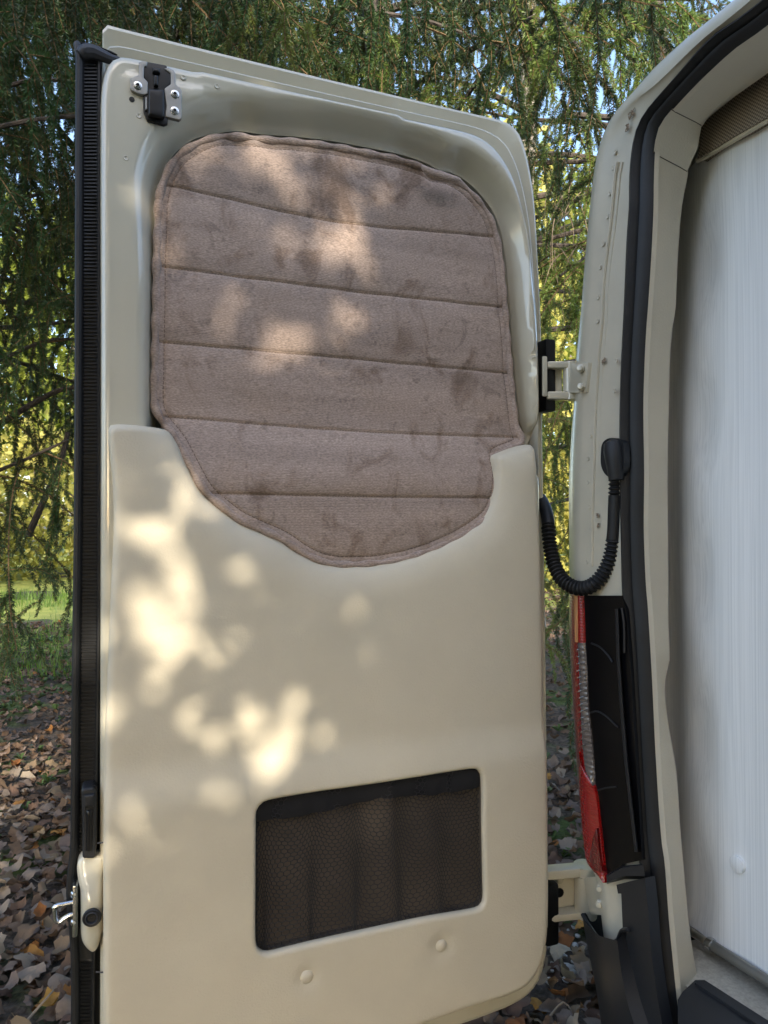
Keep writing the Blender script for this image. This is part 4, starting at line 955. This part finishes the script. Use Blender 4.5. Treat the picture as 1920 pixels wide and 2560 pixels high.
AB1 = halfmix(A, B, .45); AB1[:, 0] -= .009; AB2 = halfmix(A, B, .85); AB2[:, 0] -= .0065
Af = A.copy(); Af[:, 0] = 6.0
A1 = A.copy(); A1[:, 0] += .05
def nudge(L, dx): q = L.copy(); q[:, 0] += dx; return q
BD = halfmix(B, Dd, .06); BD[:, 0] += .001
cols = [Af, A1, A, AB1, AB2, B, BD, halfmix(B, Dd, .5), Dd, nudge(Dd, .014), nudge(halfmix(Dd, E, .4), .016)]
v, f = loft([[tuple(p) for p in full(c)] for c in cols]); body = mk('body_shell', v, f, 'paint_jamb', van, angle=50)
# seam bead on the pillar
LCl = [(1543, 405), (1539, 419), (1527, 546), (1509, 705), (1505, 797), (1498, 872), (1493, 950), (1488, 1034), (1485, 1153), (1481, 1288), (1480, 1415)]
sb = [onX(a, c, X0+.0035) for a, c in LCl]; v, f = tube(resample(sb, 40), .0036, 7); mk('seam_bead', v, f, 'paint_jamb', body)
sb = [onX(a+13, c, X0+.0065) for a, c in LCl]; v, f = tube(resample(sb, 40), .0016, 6); mk('seam_bead', v, f, 'paint_jamb', body)
wv_, wf_ = lathe((0, 0, 0), (-1, 0, 0), [(.0042, -.0008), (.0038, .0004), (.0030, .0005), (.0024, .0), (.0001, -.0001)], 14)
WLD = mesh_data('spot_weld', wv_, wf_, 'paint_jamb', angle=60)
z8 = lambda a, b: (1400+a/2.837, b/2.837); z3 = lambda a, b: (1320+a/2.95, 780+b/2.95)
for p in [z8(*q) for q in ((388, 1080), (375, 1190), (350, 1372), (336, 1535), (306, 1730), (285, 1895), (270, 2108))]+[z3(*q) for q in ((512, 68), (650, 360), (635, 580), (480, 745), (462, 915), (442, 1082), (440, 1255), (452, 1435), (458, 1605), (433, 1842))]:
    share('spot_weld', WLD, body, Matrix.Translation(onX(*p, X0+.002)))
# smeared sealant marks
for p, s in ((z3(558, 362), .006), (z3(512, 1500), .0035), (z3(518, 1575), .004), (z8(505, 815), .008), (z8(480, 905), .006)):
    q = onX(*p, X0+.002); b = Buf()
    for k in range(4):
        v, f = tube(resample([q+Vector((random.uniform(-.001, .001), random.uniform(-s, s), random.uniform(-s, s))) for _ in range(4)], 8), .0009, 4); b.add(v, f)
    b.mk('sealant_smear', 'dead_twig', body)
# opening seal
SE = [nudge(Dd, .004), nudge(halfmix(Dd, E, .10), -.010), nudge(halfmix(Dd, E, .30), -.016), nudge(halfmix(Dd, E, .46), -.010), nudge(halfmix(Dd, E, .52), -.004), nudge(halfmix(Dd, E, .60), -.009), nudge(halfmix(Dd, E, .8), -.009), nudge(E, .002), nudge(halfmix(Dd, E, .6), .010)]
v, f = loft([[tuple(p) for p in full(c)] for c in SE]); mk('opening_seal', v, f, 'rubber', van, angle=60)
# vinyl pillar trim: straight post, corner piece and header
def trimcols(sl):
    cs = [nudge(E, .012), nudge(halfmix(E, Fz, .02), .001), nudge(halfmix(E, Fz, .10), -.006), nudge(halfmix(E, Fz, .28), -.010), nudge(halfmix(E, Fz, .5), -.006), nudge(halfmix(E, Fz, .8), .0), nudge(halfmix(E, Fz, .95), .0), nudge(Fz, .0)]
    last = nudge(Fz, .012); last[:, 1] += .05; cs.append(last)
    return cs
cs = trimcols(0)
zc = np.array([p[2] for p in Fz]); yc_ = np.array([p[1] for p in Fz])
j1 = int(np.argmin(np.linalg.norm(Fz-np.array(tuple(onX(1724, 419, X0+.10))), axis=1))); j0 = int(np.argmin(np.linalg.norm(Fz-np.array(tuple(onX(1760, 305, X0+.10))), axis=1)))
for nm, a, bb, ext in (('pillar_trim', j1, NB, 0), ('corner_trim', j0, j1+1, -.002), ('header_trim', 0, j0+1, 0)):
    v, f = loft([[tuple(p+np.array((ext, 0, 0))) for p in c[a:bb]] for c in cs]); mk(nm, v, f, 'vinyl', van, angle=60)
    v, f = loft([[tuple(p+np.array((ext, 0, 0))) for p in mirror(c[a:bb])] for c in cs]); mk(nm, v, f, 'vinyl', van, angle=60)
# seam between trims
for j in (j1, j0):
    v, f = tube([Vector(c[j])+Vector((-.003, 0, 0)) for c in cs[1:-1]], .0009, 5); mk('trim_seam', v, f, 'bark', van)

# ---- tail lamp
lamp = empty('tail_lamp', onX(1450, 1850, X0), van)
aL = [(1422, 1484), (1423, 1545), (1424, 1603), (1428, 1687), (1434, 1789), (1439, 1874), (1445, 1958), (1456, 2094), (1464, 2152), (1486, 2182), (1512, 2207)]
gL = [(1456, 1488), (1458, 1545), (1460, 1606), (1465, 1687), (1469, 1772), (1478, 1857), (1485, 1958), (1499, 2070), (1507, 2145), (1511, 2180), (1514, 2206)]
bL = [(1438, 1486), (1439, 1545), (1442, 1604), (1446, 1690), (1449, 1772), (1454, 1867), (1461, 1924), (1482, 1963)]
def lampface(name, Lq, Rq, m, xa, xb, bul=.004, n=40):
    a = resample([onX(p, q, xa) for p, q in Lq], n); c = resample([onX(p, q, xb) for p, q in Rq], n); lo = []
    for t in np.linspace(0, 1, 7):
        q = a*(1-t)+c*t; q[:, 0] -= bul*math.sin(math.pi*t); lo.append([tuple(p) for p in q])
    bk = c.copy(); bk[:, 0] += .02; bk2 = a.copy(); bk2[:, 0] += .03
    v, f = loft([[tuple(p) for p in bk2]]+lo+[[tuple(p) for p in bk]]); return mk(name, v, f, m, lamp, angle=60)
lampface('side_lens', aL[:8], bL[:7]+[(1470, 2094)], 'red_lens', X0+.016, X0-.010)
lampface('reflection_strip', [(1434, 1487), (1435, 1545), (1437, 1603)], [(1444, 1488), (1444, 1545), (1443, 1606)], 'golden_reflection', X0-.010, X0-.010, .002, 12)  # reflection on the lamp, painted as a golden strip
lampface('upper_red_lens', [(1442, 1488), (1443, 1545), (1444, 1605)], [(1457, 1490), (1459, 1545), (1461, 1608)], 'red_lens', X0-.008, X0-.005, .003, 14)
lampface('clear_lens', [(1441, 1607), (1445, 1690), (1448, 1772), (1453, 1867), (1461, 1924), (1483, 1963)], [(1461, 1607), (1466, 1690), (1470, 1772), (1479, 1857), (1483, 1910), (1486, 1965)], 'clear_lens', X0-.008, X0-.005, .003, 30)
lampface('lower_red_lens', [(1448, 1880), (1450, 1990), (1458, 2094), (1466, 2152), (1487, 2182), (1510, 2206)], [(1462, 1928), (1486, 1970), (1499, 2070), (1507, 2145), (1511, 2180), (1514, 2207)], 'red_lens', X0-.009, X0-.007, .004, 30)
lampface('reflector', [(1480, 2110), (1474, 2150), (1486, 2175)], [(1492, 2070), (1500, 2145), (1506, 2180)], 'red_deep', X0-.0135, X0-.012, .002, 12)
# lamp facets
for i in range(15):
    t = i/14; p = at(0, 0, 1)
    a = onX(1440+4*t, 1625+250*t, X0-.0105); c = onX(1462+12*t, 1625+230*t, X0-.0095)
    v, f = tube(resample([a, (a+c)/2+Vector((-.003, 0, .001)), c], 6), .0006, 4); mk('lens_rib', v, f, 'clear_lens', lamp)
# ---- black jamb beside the lamp
def panelX(name, px, x, m, parent, th=.004):
    return prism3([onX(a, c, x) for a, c in px], (th, 0, 0), name, m, parent)
jl = [(1459, 1489), (1556, 1489), (1566, 1530), (1576, 1660), (1588, 1857), (1600, 2060), (1606, 2150), (1560, 2160), (1514, 2195), (1507, 2145), (1499, 2070), (1485, 1958), (1478, 1857), (1469, 1772), (1461, 1606)]
panelX('lamp_jamb', jl, X0-.002, 'black_gloss', van, .006)
sL = [(1537, 1522), (1541, 1650), (1551, 1790), (1560, 1900), (1572, 2010), (1586, 2130)]; 
v, f = loft([[onX(a, c, X0-.004) for a, c in sL], [onX(a+2, c, X0-.009) for a, c in sL], [onX(a+8, c, X0-.009) for a, c in sL], [onX(a+11, c, X0-.003) for a, c in sL]]); mk('jamb_strip', v, f, 'bumper_plastic', van, angle=50)
sL = [(1554, 1520), (1560, 1560), (1561, 1632)]
v, f = tube(resample([onX(a, c, X0-.004) for a, c in sL], 8), .002, 6); mk('jamb_rib', v, f, 'bumper_plastic', van)
for pts in ([(1478, 1608), (1500, 1618), (1520, 1638), (1531, 1655)], [(1476, 1782), (1492, 1778), (1515, 1790), (1540, 1814), (1546, 1818)], [(1494, 1976), (1515, 1970), (1541, 1967)]):
    v, f = tube(resample([onX(a, c, X0-.003) for a, c in pts], 12), .0016, 6); mk('jamb_rib', v, f, 'bumper_plastic', van)
v, f = loft([[onX(a, c, x) for (a, c, x) in r] for r in ([(1514, 2188, X0+.0), (1516, 2190, X0-.02), (1517, 2206, X0-.022), (1517, 2210, X0)], [(1556, 2165, X0+.0), (1560, 2168, X0-.02), (1561, 2190, X0-.022), (1561, 2198, X0)], [(1603, 2160, X0+.0), (1609, 2163, X0-.02), (1612, 2190, X0-.022), (1612, 2198, X0)])])
mk('jamb_ledge', v, f, 'bumper_plastic', van, angle=30)
# ---- bumper and corner mouldings
BL_ = [(1455, 2284), (1460, 2318), (1475, 2398), (1490, 2472), (1503, 2560), (1511, 2640), (1540, 2900)]
M1 = [(1500, 2340), (1514, 2400), (1532, 2472), (1545, 2540), (1552, 2600), (1560, 2680), (1570, 2900)]
M2 = [(1543, 2352), (1552, 2420), (1567, 2500), (1585, 2560), (1600, 2610), (1615, 2690), (1625, 2900)]
M3_ = [(1566, 2325), (1590, 2420), (1612, 2500), (1632, 2560), (1645, 2610), (1660, 2690), (1670, 2900)]
def bl(P, x): return resample([onX(a, c, x) for a, c in P], 40)
bb0 = bl(BL_, X0+.03); bb1 = bl(M1, X0-.035); bb2 = bl(M2, X0-.036); bb3 = bl(M3_, X0-.010)
bk = bb0.copy(); bk[:, 0] += .25
q1 = bb0*.6+bb1*.4; q1[:, 0] -= .006; q2 = bb0*.25+bb1*.75; q2[:, 0] -= .005
v, f = loft([[tuple(p) for p in L] for L in (bk, bb0, q1, q2, bb1, bb2, bb3)]); bump = mk('bumper', v, f, 'bumper_plastic', van, angle=28)
v, f = loft([[tuple(p) for p in mirror(L)] for L in (bk, bb0, q1, q2, bb1, bb2, bb3)]); mk('bumper', v, f, 'bumper_plastic', van, angle=28)
# rim of the bumper cup
rim = [(1456, 2286), (1478, 2322), (1495, 2344), (1510, 2352), (1532, 2356), (1544, 2350), (1550, 2336), (1556, 2326), (1570, 2324)]
v, f = tube(resample([onX(a, c, X0-.022+.03*(1-i/8)) for i, (a, c) in enumerate(rim)], 30), .0035, 8); mk('cup_rim', v, f, 'bumper_plastic', bump)
cupw = [[onX(a, c, X0-.022+.03*(1-i/8)) for i, (a, c) in enumerate(rim)], [onX(a+10, c+14, X0+.006) for a, c in rim]]
v, f = loft(cupw); mk('cup_wall', v, f, 'bumper_plastic', bump)
cm = [(1541, 2212), (1575, 2203), (1612, 2195), (1620, 2270), (1628, 2379), (1640, 2472), (1655, 2560), (1690, 2700), (1600, 2700), (1560, 2560), (1556, 2420), (1566, 2330), (1572, 2322), (1566, 2322), (1557, 2328), (1553, 2234), (1545, 2234)]
panelX('corner_moulding', cm, X0-.016, 'bumper_plastic', van, .02)
# long middle of the bumper, below the sill
v, f = box((X0-.05, YC, .33), .12, 1.5, .22, bev=.02); mk('bumper_step', v, f, 'bumper_plastic', van)
# ---- sill, floor, screen, rod, valance
s1, s2 = onZ(1762, 2450, .575), onZ(1920, 2551, .575); se = s1+(s2-s1)*4.2
sill = [onZ(1738, 2450, .575), s1, se, Vector((se.x-.16, se.y, .575)), onZ(1700, 2640, .575), onZ(1694, 2500, .575), onZ(1706, 2480, .575)]
prism3(sill, (0, 0, -.05), 'rear_sill', 'bumper_plastic', van)
t1, t2 = onZ(1752, 2452, .579), onZ(1910, 2556, .579); te = t1+(t2-t1)*4.2
prism3([t1, te, te+Vector((-.012, 0, 0)), t1+Vector((-.012, 0, 0))], (0, 0, -.006), 'sill_lip', 'bumper_plastic', van)
fl = [Vector((X0+.06, .985, .560)), Vector((X0+.9, 1.0, .560)), Vector((X0+.9, -.62, .560)), Vector((X0+.05, -.62, .560))]
prism3(fl, (0, 0, -.04), 'van_floor', 'carpet', van)
v, f = box((3.4, YC, .5), 5.0, 1.7, .06); mk('underbody', v, f, 'black_plastic', van)
v, f = box((5.9, YC, 1.3), .1, 1.9, 1.5); mk('front_end', v, f, 'paint_jamb', van)
XS = X0+.155
scr = empty('privacy_screen', (XS, .55, .58)); tag(scr, 'tall white screen with fine vertical streaks closing the van opening', 'screen')
r0, r1 = onX(1722, 2320, XS), onX(1920, 2446, XS); dirr = (r1-r0).normalized(); rend = r0+dirr*1.25
top0, top1 = onX(1738, 398, XS), onX(1925, 292, XS); td = (top1-top0).normalized()
rows = []
for s in np.concatenate([np.linspace(-.10, .14, 22), np.linspace(.17, 1.2, 20)]):
    pb_ = r0+dirr*s; pt = top0+td*s; 
    back = .030*float(sstep(.05, -.10, np.array(s)))+.003*math.sin(s*60)*float(sstep(.3, 0, np.array(s)))
    row = []
    for t in np.linspace(0, 1, 40):
        p = pb_.lerp(pt, t); bul = .020*math.exp(-((t-.34)/.05)**2)*math.exp(-((s+.02)/.05)**2)
        p = Vector((p.x+back+.004*math.sin(t*9+s*11)*float(sstep(.25, 0, np.array(s)))-bul*0+.006*math.sin(t*31)*math.exp(-((s-.02)/.03)**2), p.y, p.z)); row.append(p)
    rows.append(row)
v, f = loft(rows); mk('sheet', v, f, 'streaked_white', scr, angle=None)
v, f = tube([r0+dirr*.055+Vector((-.006, 0, 0)), rend+Vector((-.006, 0, 0))], .0085, 12); mk('bottom_rod', v, f, 'bracket', scr)
v, f = tube([r0-dirr*.09+Vector((-.006, 0, 0)), r0+dirr*.055+Vector((-.006, 0, 0))], .0066, 12); mk('rod_end', v, f, 'steel', scr)
v, f = tube([r0+dirr*.05+Vector((-.006, 0, 0)), r0+dirr*.056+Vector((-.006, 0, 0)), r0+dirr*.061+Vector((-.006, 0, 0))], [.0105, .0112, .0105], 12); mk('rod_collar', v, f, 'zinc', scr)
dp = onX(1842, 2161, XS-.002); v, f = lathe(dp, (-1, 0, 0), [(.0135, -.006), (.0135, .0012), (.0120, .0020), (.0001, .0021)], 28); mk('magnet_disc', v, f, 'streaked_white', scr, angle=40)
val = [(1742, 398), (1749, 365), (1747, 335), (1756, 310), (1790, 280), (1841, 238), (1920, 178), (2000, 118), (2000, 246), (1920, 292), (1840, 338)]
panelX('valance', val, XS-.022, 'woven', scr, .03)
v, f = tube(resample([onX(1744, 402, XS-.014), onX(1840, 346, XS-.014), onX(2000, 250, XS-.014)], 6), .005, 8); mk('valance_rail', v, f, 'vinyl', scr)
# ---- hinges
def obox(name, a, b, w, h, m, parent, bev=.003):
    a, b = Vector(a), Vector(b); d = b-a; L = d.length; c = (a+b)/2
    v, f = box((0, 0, 0), L, w, h, bev=bev); Mx = Matrix.Translation(c) @ d.to_track_quat('X', 'Z').to_matrix().to_4x4()
    return mk(name, [Mx @ Vector(p) for p in v], f, m, parent, angle=40)
hg = empty('hinge', at(1430, 950, 1.31), van)
k0, k1 = at(1424, 922, 1.345), at(1424, 980, 1.345); k1.x, k1.y = k0.x, k0.y
v, f = tube([k0, k1], .0125, 16); mk('knuckle', v, f, 'paint', hg, angle=40)
for py, th in ((914, .013), (990, .015)):
    a = at(1366, py, 1.345); c = at(1428, py, 1.345); c.z = a.z; obox('hinge_arm', a, c, .022, th, 'paint', hg, .004)
    v, f = tube([Vector((c.x, c.y, c.z-th*.49)), Vector((c.x, c.y, c.z+th*.49))], .0135, 16); mk('arm_end', v, f, 'paint', hg, angle=40)
a = at(1376, 952, 1.36); c = at(1404, 952, 1.36); obox('hinge_web', a, c, .008, .05, 'paint', hg, .002)
a = at(1428, 946, 1.335); c = at(1473, 944, 1.275); obox('hinge_plate', a, c, .010, .055, 'paint', hg, .004)
nrm = (CAM-at(1455, 945, 1.28)); nrm.z = 0; nrm.normalize()
nn = Vector((-.75, -.62, 0)).normalized()
for q in ((1452, 922), (1453, 968)):
    p = at(*q, 1.285); v, f = lathe(p, nn, [(.0078, -.002), (.0078, .004), (.0060, .0055), (.0058, .009), (.0045, .0105), (.0001, .0108)], 6 if q[1] > 940 else 12); mk('bolt', v, f, 'paint', hg, angle=30)
# door-side gaskets
for (p0, p1) in (((1352, 850), (1378, 1032)), ((1354, 2205), (1386, 2350))):
    a = onY(p0[0], p0[1], D+.028); c = onY(p1[0], p1[1], D+.028)
    v, f = box((a+c)/2, c.x-a.x, .034, a.z-c.z, bev=.006); mk('hinge_gasket', v, f, 'black_plastic', door)
    v, f = box(onY((p0[0]+1365)/2+3, (p0[1]+p1[1])/2, D+.006), .010, .006, (a.z-c.z)*.55, bev=.003); mk('hinge_pad', v, f, 'paint', door)
hl = empty('hinge', at(1460, 2230, 1.30), van)
k0, k1 = at(1464, 2186, 1.36), at(1464, 2270, 1.36); k1.x, k1.y = k0.x, k0.y
v, f = tube([k0, k1], .0215, 20); mk('knuckle', v, f, 'paint', hl, angle=40)
for py, th, e in ((2174, .018, 1466), (2282, .014, 1468)):
    a = at(1362, py+8, 1.345); c = at(e-2, py, 1.36); c.z = a.z; obox('hinge_arm', a, c, .028, th, 'paint', hl, .005)
    v, f = tube([Vector((c.x, c.y, c.z-th*.49)), Vector((c.x, c.y, c.z+th*.49))], .0225, 18); mk('arm_end', v, f, 'paint', hl, angle=40)
a = at(1366, 2236, 1.362); c = at(1440, 2232, 1.375); obox('hinge_web', a, c, .006, .085, 'paint', hl, .002)
nw = Vector((-(c-a).y, (c-a).x, 0)).normalized(); nw = nw if nw.dot(CAM-a) > 0 else -nw
p = at(1397, 2230, 1.366); v, f = lathe(p, nw, [(.009, 0), (.009, .0034), (.0001, .0035)], 16); mk('web_hole', v, f, 'black_plastic', hl)
p = at(1396, 2196, 1.366); v, f = lathe(p, nw, [(.008, 0), (.008, .006), (.005, .009), (.0001, .009)], 6); mk('bolt', v, f, 'paint', hl)
a = at(1472, 2240, 1.33); c = at(1519, 2238, 1.245); obox('hinge_plate', a, c, .010, .062, 'paint', hl, .003)
for q in ((1500, 2219), (1499, 2259)):
    p = at(*q, 1.25); v, f = lathe(p, nn, [(.0068, -.002), (.0068, .003), (.0052, .0045), (.005, .008), (.0001, .009)], 6); mk('bolt', v, f, 'paint', hl, angle=30)
# ---- corrugated wiring conduit from door to pillar
cpts = [(1350, 1246, 1.40), (1362, 1268, 1.38), (1369, 1296, 1.36), (1372, 1330, 1.345), (1375, 1365, 1.335), (1384, 1407, 1.32), (1403, 1446, 1.30), (1432, 1467, 1.28), (1458, 1471, 1.265), (1484, 1461, 1.25), (1509, 1434, 1.24), (1525, 1400, 1.232), (1533, 1360, 1.228), (1537, 1320, 1.226), (1539, 1260, 1.225), (1541, 1210, 1.225), (1540, 1170, 1.228)]
path = resample([at(*q) for q in cpts], 620); s = np.linspace(0, 1, 620)
zp = path[:, 2]; rad = []
i_s = 620*0.14
za, zb2, zc2, zd = at(1371, 1314, 1.35).z, at(1534, 1350, 1.228).z, at(1539, 1238, 1.225).z, at(1540, 1200, 1.225).z
for i in range(620):
    left = i < 300; z = zp[i]
    corr = (left and z < za) or ((not left) and (z < zb2 or zc2 < z < zd))
    L_ = i/619
    rad.append(.0118+.0022*math.sin(L_*2*math.pi*62) if corr else (.0128 if not left else .0122))
v, f = tube([Vector(p) for p in path], rad, 14); cond = mk('wiring_conduit', v, f, 'rubber', van, angle=75)
bt = [(1541, 1200, .0125), (1540, 1180, .0140), (1538, 1150, .0165), (1535, 1125, .0175), (1532, 1108, .0150), (1531, 1100, .006)]
v, f = tube([onX(a, c, X0-.008) for a, c, r in bt], [r for a, c, r in bt], 16); mk('boot', v, f, 'rubber', cond)
gr = [(1503, 1165), (1502, 1130), (1506, 1108), (1520, 1096), (1540, 1096), (1556, 1106), (1560, 1130), (1560, 1165), (1552, 1188), (1535, 1196), (1515, 1188)]
panelX('grommet', [tuple(q) for q in resample(gr, 40, True)], X0-.006, 'rubber', cond, .012)
# ---- wheels
def wheel(x, y):
    wl = empty('wheel', (x, y, .34), van)
    v, f = lathe((x, y-.1, .345), (0, 1, 0), [(.20, 0), (.30, .0), (.335, .02), (.345, .06), (.345, .14), (.335, .18), (.30, .2), (.20, .2)], 36); mk('tyre', v, f, 'rubber', wl, angle=40)
    v, f = lathe((x, y-.08, .345), (0, 1, 0), [(.001, .06), (.08, .05), (.19, .08), (.21, .0), (.21, .16), (.19, .1), (.08, .12), (.001, .11)], 24); mk('rim', v, f, 'bracket', wl, angle=40)
for x in (X0+1.05, X0+4.3):
    for y in (YC-.82, YC+.82): wheel(x, y)
print('objects', len(COL.objects), 'tris', sum(sum(len(p.vertices)-2 for p in m.polygons) for m in bpy.data.meshes if m.users))
